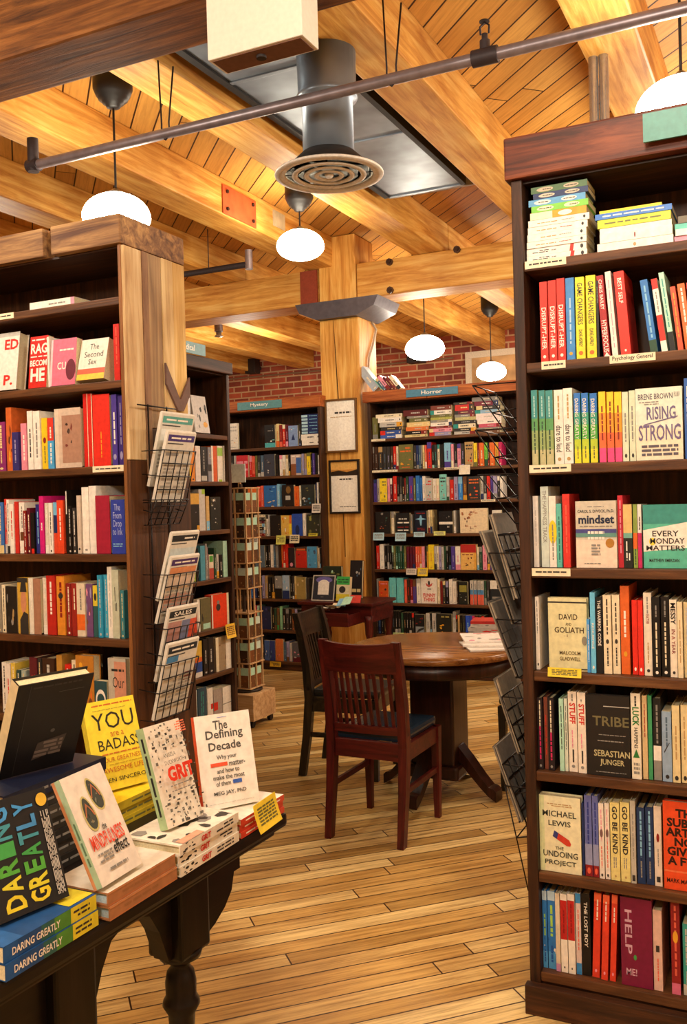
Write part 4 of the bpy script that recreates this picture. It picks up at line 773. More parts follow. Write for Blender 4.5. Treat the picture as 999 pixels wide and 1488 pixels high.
r=Hh(4,'fifth shelf'); r.auto('547.4-551.4 rd,552-558 w/lg^36,559-562 bk,562.4-565.4 dk/lg,566-569 bk/gy,569.6-572 dk/mi,572.4-575 ol/lg,575.4-578 dg/mi,578.4-581.4 dg/aq,581.8-584.4 dg/gy,584.8-587 dg/te,587.6-590.4 ol/cr,591.4-595 mr/nv^33,595.5-599 mr/nv^33,599.5-603 mr/nv^33,603.8-606.4 co/iv^33,606.8-609.6 co/iv^33,610-613 og/iv^33,613.4-617 pk/co^33,618-620 bk,620.4-622.4 go/ol,622.8-630.6 ye/go^36,631.4-634.6 lg/dk,635-637.4 iv,637.8-641.4 lv/dk^33,642-645 lg/ol^33,645.4-648 dg/bk,648.4-651.4 bk/gy,652-655.4 bk/sl,656-661.6 pu/lv^34,662.4-669.4 w/pk^34',34)
ff(670,692.5,37,'#e3b766',[('r',0,.68,1,1,'#b02a24'),('b',.1,.56,.8,.64,'dr',1,0,.2),('n',.1,.08,.8,.5,['db','dr','br'],6),('r',.85,0,1,.68,'#e0a848')],t=.05)
r.auto('693.2-696 iv,696.6-700.8 dg/gy,701.6-707.6 pk/mg^36,708.4-712 dk,712.6-717 pu/bk,717.6-722 bk/gy,722.6-729 pu/dk',33); r.done()
r=Hh(5,'sixth shelf'); r.auto('548-550.4 gy/lb',34)
ff(551,564.6,31,'#c8541f',[('n',.05,.05,.95,.75,['og','rd','dk','go'],9),('b',.2,.82,.9,.92,'pk',1,0,.3)])
r.auto('566-575.6 #68c3c8/aq^36,576.6-586.6 #68c3c8/aq^36,588-591.4 co/rd^34,592-595.6 db/rd,596-600 dr/pk,600.6-605 pu/br,605.8-611.6 w/lg^36',34)
ff(612.2,635.4,37,'#ece5da',[('p',[(.3,.82),(.5,.72),(.75,.82),(.68,.7),(.5,.64),(.35,.7)],'#c8544a'),('e',.45,.72,.58,.9,'dk'),('b',.4,.52,.65,.62,'gy',1,0,.4),('t','FUNNY\nTHING',.14,.08,.9,.4,'#d2483c',0,.03)]); r.auto('636-639.4 iv/tn^36,640-643.4 dr/dk,644-647.6 dk/cr,648.2-652 bk/lv,652.6-657.4 w/lg^36,658-663.4 w/lg^33,664.2-666 db',33)
ff(667,680,33,'#1f211c',[('r',.1,.55,.9,.85,'#8f8a3c'),('n',.1,.1,.9,.45,['gy','lg','dk'],5)])
tri=lambda:[('r',0,.62,1,1,'lg'),('r',0,.42,1,.62,'#4f86b8'),('r',0,0,1,.42,'#d8604a'),('b',.3,.66,.7,.95,'dk',1,-90,.1)]
for a,b in ((683.6,688),(688.4,693),(694.4,698.6),(699,703.4)): r.book('s',a,b,r.pyshelf(a)-35,'lg',tri())
r.auto('704-707 dg/gy,707.6-711.4 dk/lg',35)
ff(713,731,36,'#22262a',[('r',0,.66,1,1,'#ded8cc'),('e',.55,.66,.7,.86,'dk'),('b',.15,.22,.9,.58,'gy',2,0,.3)]); r.done()
r=Hh(6,'bottom shelf'); r.auto('546.6-549.4 dk,550-553.8 nv/lb,554.4-558 bk/gy,558.6-561 tn/br,561.6-566 br/pk^34,566.8-570 dk/lg,570.6-574 bk/sl^34,574.4-578 bk/lg^34,578.6-582.4 bk/gy^34,583-586 dg/gy,586.6-590 bk/tn,590.6-594 bk/lg,594.6-598 bk/lg,598.6-601.6 dk',32)
ff(603,617.6,31,'#1c1a1a',[('n',.1,.45,.9,.9,['#7a1f1c','dr'],4),('r',.1,.05,.95,.42,'#8a9296'),('p',[(.1,.1),(.5,.2),(.9,.3),(.95,.4),(.4,.3)],'dk')])
r.auto('619.6-625 lg/bk^33,625.6-627.4 bk,628-633.6 lg/bk^33',33)
ff(635.4,657,33,'#23231c',[('b',.3,.8,.9,.95,'#9a8f4c',1,0,.3),('n',.1,.2,.95,.6,['#e0a028','go','ye'],5)])
r.auto('658.4-662.4 lg/gy^37,663-665 bk,665.6-668.4 tn,669-672 bk/ol,672.6-676 dk/ol,677-683.4 #2c50c0/lb^32,684-686.4 #3c4ab0,686.8-689.6 mg,690.4-694 db,694.6-699 bk/gy,700-704 dk',32); r.done()
def hcard(a,b,c,d,col,lab,n=2,ink='gy'): card(a,b,c,d,'y',HY+.004,col,lab+' on the horror bookcase','notes on the bookcases',lines=n,ink=ink)
hcard(543,559,774,785,'#a9d0e0','leftmost pale blue card under the fourth shelf'); hcard(575,591,774,786,'#a9d0e0','middle pale blue card under the fourth shelf'); hcard(602,618,773,780,'#a9d0e0','third pale blue card under the fourth shelf'); hcard(631,648,772,778,'#d8dc7c','yellow green card under the fourth shelf')
hcard(668,684,676,689,'#e6dcc8','cream card hanging under the second shelf',1,'iv'); hcard(591,606,826,835,'#e0d2c2','cream card hanging under the fifth shelf'); hcard(607.5,622.5,825,837,'#ecc924','yellow card hanging under the fifth shelf'); hcard(572,588,919,925,'#c4dc8c','pale green card at the front of the bottom shelf',1)
# ------------------------------------------------------------------ mystery bookcase
MY=7.10; MXR=-3.66; MW=1.02; MX0=MXR-MW; CM='mystery bookcase'
mz_=[1.972,1.718,1.447,1.187,.908,.632,.355,.078]
mc=bookcase('bookcase','dark bookcase of fiction under the cap with the mystery sign',(MX0,MY,0),0,MW,.30,mz_,2.30,(2.30,2.40),darkwood,.078,cap_over=.01,post=.026,board=.024,capmat=rust,cappieces=((0,.6),(.6,1)))
a=onY(346,591,MY-.01).x-MX0; b=onY(410,585,MY-.01).x-MX0; signboard(mc,'Mystery',a,b,2.315,2.385,-.011,'#5b9096')
def Mm(i,sh): return Row(CM,sh,mz_[i],'y',MY+.022,'paperback','paperbacks in the mystery bookcase',depth=.12,lo=MX0+.027,hi=MXR-.027)
r=Mm(0,'top shelf'); r.auto('f332-346 w/lg^38',38)
ff(385,400,33,'#201e1f',[('r',0,0,1,.2,'#4fb0b4'),('n',.05,.15,.95,.4,['w','aq'],4),('b',.3,.7,.8,.85,'gy',2,0,.4)]); r.auto('401-405.4 cr/og^34,406-410 dr/co,410.6-414.6 rd/iv,415.2-418.8 mr/pk',32)
ff(419.6,433,30,'#7f97c4',[('p',[(.3,.3),(.7,.3),(.5,.6)],'nv'),('n',.1,.65,.9,.95,['w','lb'],4)]); r.auto('434-437 dk',32)
r.stack('right-hand',[(439.5,465,8,'w'),(438.5,465,9,'w')]+[(439.5,464.5,5,'nv',fo([('r',0,.15,.35,.85,'#a8ccd8'),('b',.45,.3,.9,.7,'lb',1,0,.1)])) for _ in range(6)],.13); r.done()
r=Mm(1,'second shelf'); r.auto('335-339 dk/lg,339.6-343 lg/gy',32)
ff(344,361,32,'#c9303a',[('b',.06,.55,.94,.8,'pk',1,0,.3),('b',.06,.25,.94,.45,'pk',1,0,.3)]); r.auto('361.8-365.6 rd/pk^31,366.2-370 co/rd^30,370.8-373.8 ol/dk,374.4-378 dk/lg,378.6-383 sl/lg^31',31)
ff(384,399.6,32,'#3c3f4c',[('n',.1,.55,.9,.95,['gy','dk'],4),('n',.3,.05,.8,.45,['lg','w'],3)]); r.auto('400.4-405.4 bk/db,406.4-410.4 w/pk^30,411-415 w/tn^30,415.6-419 iv/tn^30,419.6-422 bk',31)
ff(423,438,30,'#c9b4a8',[('r',.5,.1,1,.85,'#3f62a4'),('r',0,0,.5,.55,'#8a5230'),('b',.1,.86,.9,.97,'w',1,0,.3)]); r.auto('438.8-441.4 lv/gy,442-445 tn/lv,445.8-451 ye/ol^32,451.6-453.4 bk,454-457.4 pu/lv,458-461.6 bk/dk,462-465.6 lg/w^28',31); r.done()
r=Mm(2,'third shelf')
ff(361,373,29,'#d98a34',[('r',0,.72,1,1,'og'),('e',.3,.15,.8,.5,'go'),('r',0,.0,1,.12,'rd')]); r.auto('373.6-378.4 co/rd^30,379-383 co/pk^31',30)
ff(384,402.6,31,'#2f6ab0',[('n',.1,.62,.9,.95,['lb','nv'],4),('n',.0,.0,1,.35,['cr','br','iv'],6)]); r.auto('403-406.4 lb/w^33',33)
ff(410,427.4,31,'#211a17',[('e',.35,.6,.75,.95,'#7a5a2c'),('r',.3,.3,.7,.5,'lg'),('n',.1,.0,.9,.2,['db','br'],3)]); r.auto('428-434.4 og/rd^29,435-437.4 iv^30',29)
ff(438.2,457.4,31,'#2a302e',[('n',.05,.05,.95,.5,['#3f7f98','sl','lg'],6),('n',.1,.6,.9,.95,['dk','ol'],4)]); r.auto('458-460 nv,460.6-462.8 w/sl^34,463.4-465.6 dk',33); r.done()
r=Mm(3,'fourth shelf')
r.stack('left-hand',[(369,386,4,'dr'),(369,385,5,'gy'),(369,386,5,'dk'),(371,385,5,'cr'),(370,385,4.5,'mr'),(369,386,5,'dk'),(370,385,4,'iv')],.12)
r.auto('386.8-389.4 w^31,390-392 lg/gy^31',31)
ff(393,408.4,30,'#1d1918',[('n',.6,.3,.95,.8,['tn','br'],3)]); ff(409,424,30,'#e0b858',[('r',.75,0,1,.6,'ye'),('n',.05,.1,.8,.9,['w','og','go'],6),('r',.8,.6,1,1,'og')]); ff(424.8,440,32,'#2b4fb0',[('e',.3,.05,.7,.5,'nv'),('n',.2,.6,.8,.9,['#3f62c4','nv'],3)]); r.auto('440.8-444.6 w/lg^33',33)
ff(446,465,31,'#35372a',[('n',.05,.05,.95,.95,['ol','dk','#9a9a4c','gy'],10)]); r.done()
r=Mm(4,'fifth shelf')
ff(371,385,32,'#5b6f80',[('n',.1,.1,.9,.9,['dk','lb','sl'],6)]); r.auto('385.8-388.6 bk,389.2-392 dk,392.8-396.8 w/lg^33,397.4-400 sl/lb,400.6-404 gy/lg,404.8-408 db/bk^33,408.6-411 og/rd^33,411.6-414.4 rd/iv^34,415-418.6 rd/co^34',32)
ff(419.6,428.6,29,'#2b2124',[('e',.2,.05,.7,.25,'pk')]); ff(430,446,30,'#c02a1e',[('r',0,.82,1,1,'dk'),('n',.1,.4,.9,.7,['dr','dk'],3),('r',.1,.84,.9,.93,'og')]); ff(446.8,461,31,'#4f9acb',[('n',.1,.1,.9,.9,['nv','lb','sl'],6)]); r.auto('461.6-464 iv,464.4-466 dk',29); r.done()
r=Mm(5,'sixth shelf'); r.auto('365-369 bl/nv^29,369.6-373 nv/bl^29,373.8-377 bk,377.6-380.4 dk/gy,381-385 lv/br^33,385.6-389 tn/lv^33,390-394 bk,394.6-399 dk',31)
ff(400,410,33,'#8f8f8c',[('r',0,0,1,.45,'bk'),('n',.1,.5,.9,.95,['lg','w'],3)]); ff(410.8,420.6,34,'#9fb8d0',[('r',0,0,1,.35,'nv'),('n',.1,.35,.9,.95,['w','lb'],4)]); r.auto('421.4-424 bk,424.6-427 dk,427.6-430.4 cr/go^33',33); ff(431,444.6,32,'#a08a4c',[('n',.1,.3,.9,.95,['ol','cr','tn'],5)]); r.auto('445.4-450 dk/db,450.8-455 bk/dk',31); r.done()
r=Mm(6,'seventh shelf'); r.auto('369-373 co/mg^34,373.8-377 mi/w^34',34); ff(378,394,33,'#232a52',[('n',.1,.3,.9,.95,['#4a3f8a','nv','bk'],5)]); r.auto('394.8-398.4 bk,399-402 dg/br,402.6-405.6 br/gn,406.2-410 #8fd0a0/mi^34,410.6-415 bk,415.6-420 dk/gy,420.6-424 bk/lg,424.6-428 br/og,428.6-432 lv/dk,432.6-438 bk,438.6-444 db',31); r.done()
r=Mm(7,'bottom shelf'); r.auto('365-369 gy/lg,369.6-372.4 tn,373-376.6 lg/tn,377-380.4 gy/iv,381-384 dk',33); ff(384.8,392,29,'#4464a4',[('n',.1,.1,.9,.9,['w','nv'],3)]); ff(392.6,400,29,'#2f3f86',[('n',.1,.1,.9,.9,['lb','nv'],3)]); ff(401,412,32,'#d0743c',[('n',.2,.0,.8,.35,['lg','pk','nv'],3)]); r.auto('412.6-416 sl/lb^28,416.6-420.4 lv/br^29,421-424.4 lg/pk^27',28); ff(426,443,29,'#5d5a60',[('r',0,0,1,.25,'mr'),('n',.1,.2,.9,.6,['lg','pk','w'],5)]); r.auto('444-449 dk,449.6-456 db',28); r.done()
def mcard(a,b,c,d,col,lab,n=2,ink='dk'): card(a,b,c,d,'y',MY+.004,col,lab+' on the mystery bookcase','notes on the bookcases',lines=n,ink=ink)
mcard(363,376,780,789,'#d9d2c6','white card left of the yellow one under the fourth shelf'); mcard(402,416,778,791,'#dede6c','yellow card under the fourth shelf',3,'ol'); mcard(421.5,436,777,789,'#e2d8b4','cream card beside the yellow one under the fourth shelf',1); mcard(449,462,775,779,'#ddd03c','yellow slip curling over the edge of the fourth shelf',1); mcard(454,467,732,745,'#d9d2c6','white card under the third shelf next to the post'); mcard(393,409,961,969,'#e2b82c','yellow card at the front of the bottom shelf',1)
# ------------------------------------------------------------------ medical bookcase (faces the aisle sideways)
DX=-3.2; DY1=4.965; DW=1.7; CD='medical bookcase'
dz_=[1.915,1.628,1.330,1.030,.727,.455,.150]
mdc=bookcase('bookcase','dark bookcase with the medical sign, standing sideways behind the plank end',(DX,DY1-DW,0),PI/2,DW,.32,dz_,2.30,(2.30,2.375),darkwood,.15,cap_over=.02,post=.03,board=.026,capmat=darkwood)
a=onX(262,525,DX+.02).y-(DY1-DW); b=onX(298,527,DX+.02).y-(DY1-DW); signboard(mdc,'Medical',a-.12,b,2.378,2.445,-.018,'#6f98a0')
def Dd(i,sh): return Row(CD,sh,dz_[i],'x',DX-.022,'hardback','books in the medical bookcase',depth=.15,lo=DY1-DW+.031,hi=DY1-.031)
r=Dd(0,'top shelf')
def fd(px0,px1,yt,c,ops,t=.03,tilt=0,hard=None): r.book('f',px0,px1,yt,c,ops,t=t,tilt=tilt)
fd(262,277,577,'#d8dade',[('r',.4,.1,.9,.2,'gy')]); fd(284,305,576,'#c8c2bc',[('n',.25,.1,.95,.95,['dk','bk','gy'],9),('e',.6,.15,.9,.3,'go')],t=.05,tilt=8); r.done()
r=Dd(1,'second shelf')
for x0,x1,yt,c,ops in ((262,269,645,'w',None),(270,276,646,'#e6dfae',None),(277,279,647,'ye',[]),(279.4,284.6,646,'#e48a28',[('e',.3,.03,.7,.08,'dk')]),(286,293,648,'#e2d8d0',[]),(294,302,649,'#1f1d1c',[('r',0,.02,1,.16,'lg'),('b',.25,.3,.75,.9,'gy',1,-90,.08)]),(303.5,308.6,650,'#8a8a94',[('r',0,.3,1,.5,'dk'),('n',0,.5,1,.95,['tn','lg'],4)]),(309.4,317.5,648,'#d8602c',[('r',0,0,.3,1,'w')]),(318.4,326,648,'w',[('r',0,.72,1,.95,'#a0cc5c'),('r',.2,.0,.8,.06,'li')]),(326.8,334,648,'#ece6da',[])): r.book('s',x0,x1,yt,c,ops)
r.done()
r=Dd(2,'third shelf')
for x0,x1,yt,c,ops in ((262,269,715,'w',None),(270,273,716,'lg',[]),):r.book('s',x0,x1,yt,c,ops)
fd(274,290,716,'#26221f',[('r',.1,.7,1,.98,'#d6a84a'),('n',.6,.3,.95,.55,['lv','gy'],2),('r',.75,.03,1,.15,'go')]); r.book('s',291,300,711,'#c9c6c0',[('r',.5,.88,1,1,'li')]); r.book('s',301,305.5,721,'#d0ac6c',None)
fd(306,321,722,'#24251f',[('n',.1,.5,.8,.95,['w','lg','ol'],6),('n',.1,.1,.7,.4,['lg','dk','ol'],5)]); r.done()
r=Dd(3,'fourth shelf')
for x0,x1,yt,c,ops in ((262,272,800,'dk',None),(273,280,800,'gy',None),(281,286.6,811,'#8aa03a',None),(287.4,291,797,'bk',[]),(292,298.6,793,'#4f97ae',[]),(299.4,302,790,'gy',None),(302.6,304.8,795,'#8a7078',None),(305.5,312,806,'#dcd0bc',[('r',0,0,1,.45,'#b04a3c'),('r',.1,.7,.9,.95,'#4f9a3c')]),(312.8,316,796,'dg',None),(316.8,320,805,'lg',None),(320.6,324.6,806,'bk',None),(325.4,331.4,786,'#a8d4be',[]),(332,334.6,800,'w',[])): r.book('s',x0,x1,yt,c,ops)
r.done()
r=Dd(4,'fifth shelf')
for x0,x1,yt,c,ops in ((262,270,885,'iv',None),(271,278,882,'lg',None),(279.5,286.5,890,'#d8482c',[]),(287.4,291.4,871,'w',[])): r.book('s',x0,x1,yt,c,ops)
fd(292,307,869,'#6a6444',[('n',.1,.1,.9,.9,['ol','tn','dk'],8),('r',.2,.05,.9,.22,'mi')],t=.04); fd(308,333,863,'#e0401f',[('r',0,0,.06,1,'w'),('r',.88,0,1,1,'iv'),('e',.25,.5,.5,.72,'dk'),('e',.3,.7,.45,.82,'gy')],t=.05); r.done()
r=Dd(5,'sixth shelf')
for x0,x1,yt,c,ops in ((262,270,940,'gy',None),(271,277,944,'te',None),(278.4,285,955,'#b8d0dc',[('r',0,0,1,.4,'li')]),(286,296,932,'#e0b848',[('r',0,0,1,.14,'w'),('r',0,.14,1,.42,'#2c4f9c'),('r',0,.42,1,.55,'og')]),(297.4,304,928,'#1c1a1c',None),(304.8,312.4,926,'#231f22',None)): r.book('s',x0,x1,yt,c,ops)
fd(314,339,924,'#a08c70',[('r',0,0,.18,1,'iv'),('r',.66,0,1,1,'w'),('n',.2,.1,.64,.9,['tn','br'],5)],t=.06); r.done()
r=Dd(6,'bottom shelf')
for x0,x1,yt,c,ops in ((262,270,1005,'dk',None),(271,280,1003,'bk',None),(281.5,289,1004,'#d0dcd8',[]),(290.5,303,999,'#2c4a5e',[('b',.3,.1,.7,.9,'te',2,-90,.1)]),(304,312,1000,'w',[('r',.6,.4,1,.55,'rd')]),(313,325,1001,'#a89c94',[('r',.0,.35,.5,.6,'rd')]),(326,339,997,'w',[('r',0,.45,1,.48,'gy')])): r.book('s',x0,x1,yt,c,ops)
r.done()
card(327,341,908,925,'x',DX+.002,'#ecbf3a','yellow note hanging off the fifth shelf of the medical bookcase','notes on the bookcases',lines=3,ink='br')
# ------------------------------------------------------------------ dark display table
TM=wood('ebony','#0c0908','#17110e','#241a15','y',rough=.35,knots=.3,bump=.05); TMZ=wood('ebony','#0c0908','#17110e','#241a15','z',rough=.35,knots=.3,bump=.05)
TC=Vector((-.966,1.676,0)); TA=-rad(1.8)
tb=empty('display_table',TC,(0,0,TA),'black antique display table with turned legs, covered with books','table')
TL_=.80; TD=.95; TZ=.85     # along y (towards -y), depth -x
m=MB(); m.box(-TD,0,-TL_,0,TZ-.028,TZ,TM,.008); m.box(-TD+.02,-.02,-TL_+.02,-.02,TZ-.045,TZ-.026,TM,.004); m.build('table_top',tb)
def apron(x0,x1):
    pts=[(-.03,TZ-.044),(-.03,TZ-.07),(-.06,TZ-.08),(-.085,TZ-.105),(-.095,TZ-.14),(-.12,TZ-.165),(-.155,TZ-.185),(-.185,TZ-.195),(-.30,TZ-.195),(-.325,TZ-.13),(-.35,TZ-.09),(-.40,TZ-.07)]
    pts+= [(-TL_-y,z) for y,z in pts[::-1]]
    m=MB(); m.prism(pts,x0,x1,TM,'x'); return m
apron(-.115,-.08).build('apron',tb); apron(-TD+.08,-TD+.115).build('apron',tb)
m=MB(); m.box(-TD+.1,-.1,-.06,-.035,TZ-.12,TZ-.044,TM); m.build('end_rail',tb); m=MB(); m.box(-TD+.1,-.1,-TL_+.035,-TL_+.06,TZ-.12,TZ-.044,TM); m.build('end_rail',tb)
for lx in (-.098,-TD+.098):
    for ly in (-.245,-TL_+.245):
        m=MB(); m.box(lx-.04,lx+.04,ly-.045,ly+.045,TZ-.20,TZ-.04,TMZ,.006)
        m.lathe([(.044,.655),(.04,.64),(.022,.63),(.018,.62),(.026,.61),(.03,.59),(.029,.565),(.034,.556),(.036,.548),(.026,.53),(.024,.50),(.021,.35),(.017,.12),(.016,.07),(.022,.055),(.024,.03),(.018,.0)][::-1],TMZ,24,c=(lx,ly)); m.build('leg',tb)
GT='books on the display table'
def flatstack(xf,y0,y1,rows,label,dep=.118,z=TZ,hard=False,rotz=0,page='pg'):
    for i,(t,c,ops,front,lab) in enumerate(rows):
        cv,pg=bookmesh(dep,t-.0006,y1-y0,c,'flat',front,ops,(),hard=hard,rng=random.Random(i+int(y0*100)),page=page)
        o=finish('book',cv,pg,(xf-.003*(i%2),y0,z+.0006),(0,0,PI/2+rotz),lab,GT); z+=t
    return z
dgs=[('r',0,.86,1,1,'#1f5596'),('r',0,.62,1,.86,'#1f4a80'),('r',0,.48,1,.62,'#2a5f5a'),('r',0,.30,1,.48,'#4f8a36'),('r',0,0,1,.30,'#d8c930'),S('DARING GREATLY','w',.42,.92,.25,.72,.02),('b',.2,.08,.8,.27,'dk',2,-90,.15)]
dgf=[('r',0,.8,1,1,'#2b5f9c'),('t','GREATLY',.5,.1,.9,.9,'#3fa04a',-90,.03),('p',[(.05,.0),(1,0),(1,.28),(.05,.28)],'#cfc230'),('b',.55,.03,.95,.25,'dk',2,-90,.2)]
z1=flatstack(-.985,.925,1.112,[(.024,'#1f4a80',dgs,(),'lower of two flat blue green yellow paperbacks at the table corner'),(.024,'#1f4a80',dgs,dgf,'upper of two flat blue green yellow paperbacks at the table corner')],'')
ms=[('b',.3,.3,.7,.8,'#9a6a44',1,-90,.1),('r',0,0,.12,1,'#b8754a'),('r',.88,0,1,1,'#c98a5c')]
z2=flatstack(-.975,1.128,1.303,[(.022,'#a8744e',ms,(),'lower of two flat tan hardbacks in the middle of the table edge'),(.022,'#a8744e',ms,[('r',0,0,1,1,'#ded6c6'),('n',.55,.1,.9,.4,['#d8603a','co'],3)],'upper of two flat tan hardbacks, under the flip-flop book')],'',hard=True,page='#a9c0c8')
gs=[('r',0,0,1,1,'#e6e0cf'),('n',0,.72,1,1,['bk','dk'],8),('b',.15,.1,.85,.4,'dk',2,-90,.14),S('GRIT','#d2372a',.50,.66,.2,.8,.04)]
z3=flatstack(-.972,1.31,1.497,[(.0185,'#e6e0cf',gs,(),'bottom of three flat white black-specked hardbacks with red lettering'),(.0185,'#e6e0cf',gs,(),'middle of three flat white black-specked hardbacks with red lettering'),(.0185,'#e6e0cf',gs,[('r',0,0,1,1,'#e6e0cf'),('n',.05,.05,.95,.95,['dk','gy','dk'],22),('r',0,.6,.14,.95,'#e0a084'),('n',.7,.2,.9,.4,['rd'],1)],'topmost of three flat white black-specked hardbacks with red lettering')],'',hard=True,dep=.125)
ds=[('r',0,.5,1,1,'#c8402a'),('r',0,.0,1,.5,'#d2553a'),('b',.25,.1,.75,.9,'w',1,-90,.09)]
z4=flatstack(-.972,1.506,1.672,[(.0125,'#c8402a',ds,(),'bottom of three flat orange red paperbacks at the far table corner'),(.0125,'#c8402a',ds,(),'middle of three flat orange red paperbacks at the far table corner'),(.0125,'#c8402a',ds,[('r',0,0,1,1,'w')],'topmost of three flat orange red paperbacks at the far table corner')],'')
yb=[('r',0,0,1,1,'#c9b02a'),('b',.25,.1,.75,.9,'ol',1,-90,.08)]
z5=flatstack(-1.235,1.455,1.64,[(.017,'#c9b02a',yb,(),'bottom of three flat yellow paperbacks behind the specked hardbacks'),(.017,'#c9b02a',yb,(),'middle of three flat yellow paperbacks behind the specked hardbacks'),(.017,'#c9b02a',yb,[('r',0,0,1,1,'ye')],'topmost of three flat yellow paperbacks behind the specked hardbacks')],'')
bs=[('b',.3,.2,.7,.8,'gy',1,-90,.08)]
z6=flatstack(-1.195,1.13,1.385,[(.0243,'#141a30' if i==6 else ['#2a2622','#3a342e','#262322'][i%3],bs,(),'%s of the seven flat dark books stacked behind the tan hardbacks'%(['bottom','second lowest','third lowest','middle','third from top','second from top','navy topmost'][i])) for i in range(7)],'',dep=.20,hard=True)
def standing(bl,phi,tilt,W,h,t,c,front,spine,lab,z,hard=False):
    cv,pg=bookmesh(W,t,h,c,'out',front,spine,(),hard=hard,rng=random.Random(lab))
    lift=t*math.sin(rad(tilt)) if tilt>0 else 0
    return finish('book',cv,pg,(bl[0],bl[1],z+.001+lift),(-rad(tilt),0,rad(phi)),lab,GT)
dcol=['#dcc82c','#d0c830','#4fa03c','#3f9a4c','#3f90a0','#3f86c0','#4090d0']
dd=[]
for word,u0,u1 in (('DARING',.12,.40),('GREATLY',.47,.76)):
    n=len(word)
    for i,ch in enumerate(word): dd.append(('t',ch,u0,.05+i*.9/n,u1,.05+(i+.86)*.9/n,dcol[min(6,int(i*7/n+.3))],90,.03))
dd+=[('e',.82,.84,.98,.96,'#d8b23c'),('b',.84,.05,.96,.8,'lg',6,-90,.05)]
standing((-1.035,.965),78,20,.117,.168,.016,'#1c1d1f',dd,[],'black paperback with huge coloured lettering running up its cover',z1)
def sole(cx,cy,ang,l,w,c):
    q=[]
    for k in range(18):
        t=2*PI*k/18; a=l*math.cos(t); b_=w*math.sin(t)*(1-.22*math.cos(t)); q.append((cx+(b_*math.cos(ang)-a*math.sin(ang)),cy+(b_*math.sin(ang)+a*math.cos(ang))*.66))
    return ('p',q,c)
mf=[]
for cx,cy,an in ((.60,.76,.30),(.32,.62,.10)):
    mf+=[sole(cx,cy,an,.255,.135,'#c2b878'),sole(cx,cy,an,.225,.108,'#454a42')]
    mf+=[('n',cx-.06,cy-.1,cx+.06,cy+.1,['#7a7f70','#2f332e','#8a7a5a'],7),('p',[(cx-.02,cy+.10),(cx+.08,cy+.02),(cx+.11,cy-.03),(cx+.085,cy-.03),(cx+.05,cy+.02),(cx-.005,cy+.075),(cx-.055,cy+.02),(cx-.09,cy-.03),(cx-.11,cy-.02),(cx-.07,cy+.03)],'#b5704a')]
mf+=[('t','the',.46,.44,.56,.5,'#3a3a36'),('t','MINDFULNESS',.10,.30,.88,.43,'#dc4c34',0,.02),('t','effect',.52,.20,.88,.31,'#2a2a28'),('b',.14,.18,.48,.27,'gy',3,0,.12),('b',.28,.08,.72,.13,'gy',1,0,.1)]
standing((-.985,1.125),93,26,.104,.18,.018,'#e4dccf',mf,[('r',0,0,.35,1,'#c98a60'),('r',.35,0,1,1,'#a4bfa0'),('b',.45,.2,.9,.8,'#5a7a5c',1,-90,.1)],'pale book with two flip-flops on its cover, leaning on the tan hardbacks',z2)
sp=lambda u0,v0,u1,v1,n:('n',u0,v0,u1,v1,['#3f3f3c','#5f5f58','#4a4a46'],n)
gf=[]
rg=random.Random(3)
pl=[]
for _ in range(900):
    u=rg.uniform(0,.95); v=rg.uniform(0,.97); w=rg.choice([.025,.04,.06,.085]); h=rg.choice([.012,.016,.024,.03]); w=min(w,.99-u); h=min(h,.99-v)
    if .09<u+w/2<.80 and .29<v<.73 or (u+w>.6 and v>.83): continue
    if any(u<a+c+.016 and a<u+w+.016 and v<b+d+.012 and b<v+h+.012 for a,b,c,d in pl): continue
    pl.append((u,v,w,h)); cc=rg.choice(['#3f3f3c','#5f5f58','#6a6a62'])
    gf.append(('r',u,v,u+w,v+h,cc) if rg.random()<.75 else ('e',u,v,u+w,v+h,cc))
gf+=[('b',.64,.86,.92,.98,'#e07a5c',5,0,.12),('t','ANGELA',.14,.66,.48,.70,'#5a5a52',0,0),('t','DUCKWORTH',.14,.59,.68,.63,'#5a5a52',0,0),('t','GRIT',.14,.42,.86,.57,'#d83a26',0,.05),('b',.14,.37,.76,.395,'gy',1,0,.08),('b',.14,.32,.66,.345,'gy',1,0,.08)]
standing((-1.028,1.352),82,18,.092,.186,.02,'#e8e2d2',gf,[('r',0,0,1,1,'#a8c090'),('b',.2,.1,.8,.9,'dk',1,-90,.08)],'white hardback with scattered black marks and big red lettering, standing',z3,True)
df=[('t','The',.32,.83,.58,.93,'#4f4f4c',0,.02),('t','Defining',.17,.71,.84,.83,'#4f4f4c',0,.02),('t','Decade',.2,.61,.78,.70,'#4f4f4c',0,.02),('t','Why your',.32,.50,.68,.56,'#5a5a56'),('r',.2,.44,.5,.48,'#e05a3c'),('t','matter-',.53,.43,.82,.48,'#5a5a56'),('t','and how to',.3,.365,.7,.415,'#5a5a56'),('t','make the most',.22,.30,.78,.35,'#5a5a56'),('t','of them',.26,.235,.52,.285,'#5a5a56'),('r',.56,.24,.72,.28,'#3a62b8'),('t','MEG JAY, PhD',.2,.13,.78,.18,'#4f4f4c'),('b',.4,.955,.6,.965,'#3a62b8',1,0,.3),('b',.1,.05,.9,.06,'lg',1,0,.05)]
standing((-1.056,1.505),56,14,.12,.184,.016,'#e9e4da',df,[('r',0,0,1,1,'#df4a34')],'white paperback with a red spine and grey lettering, standing at the far corner',z4)
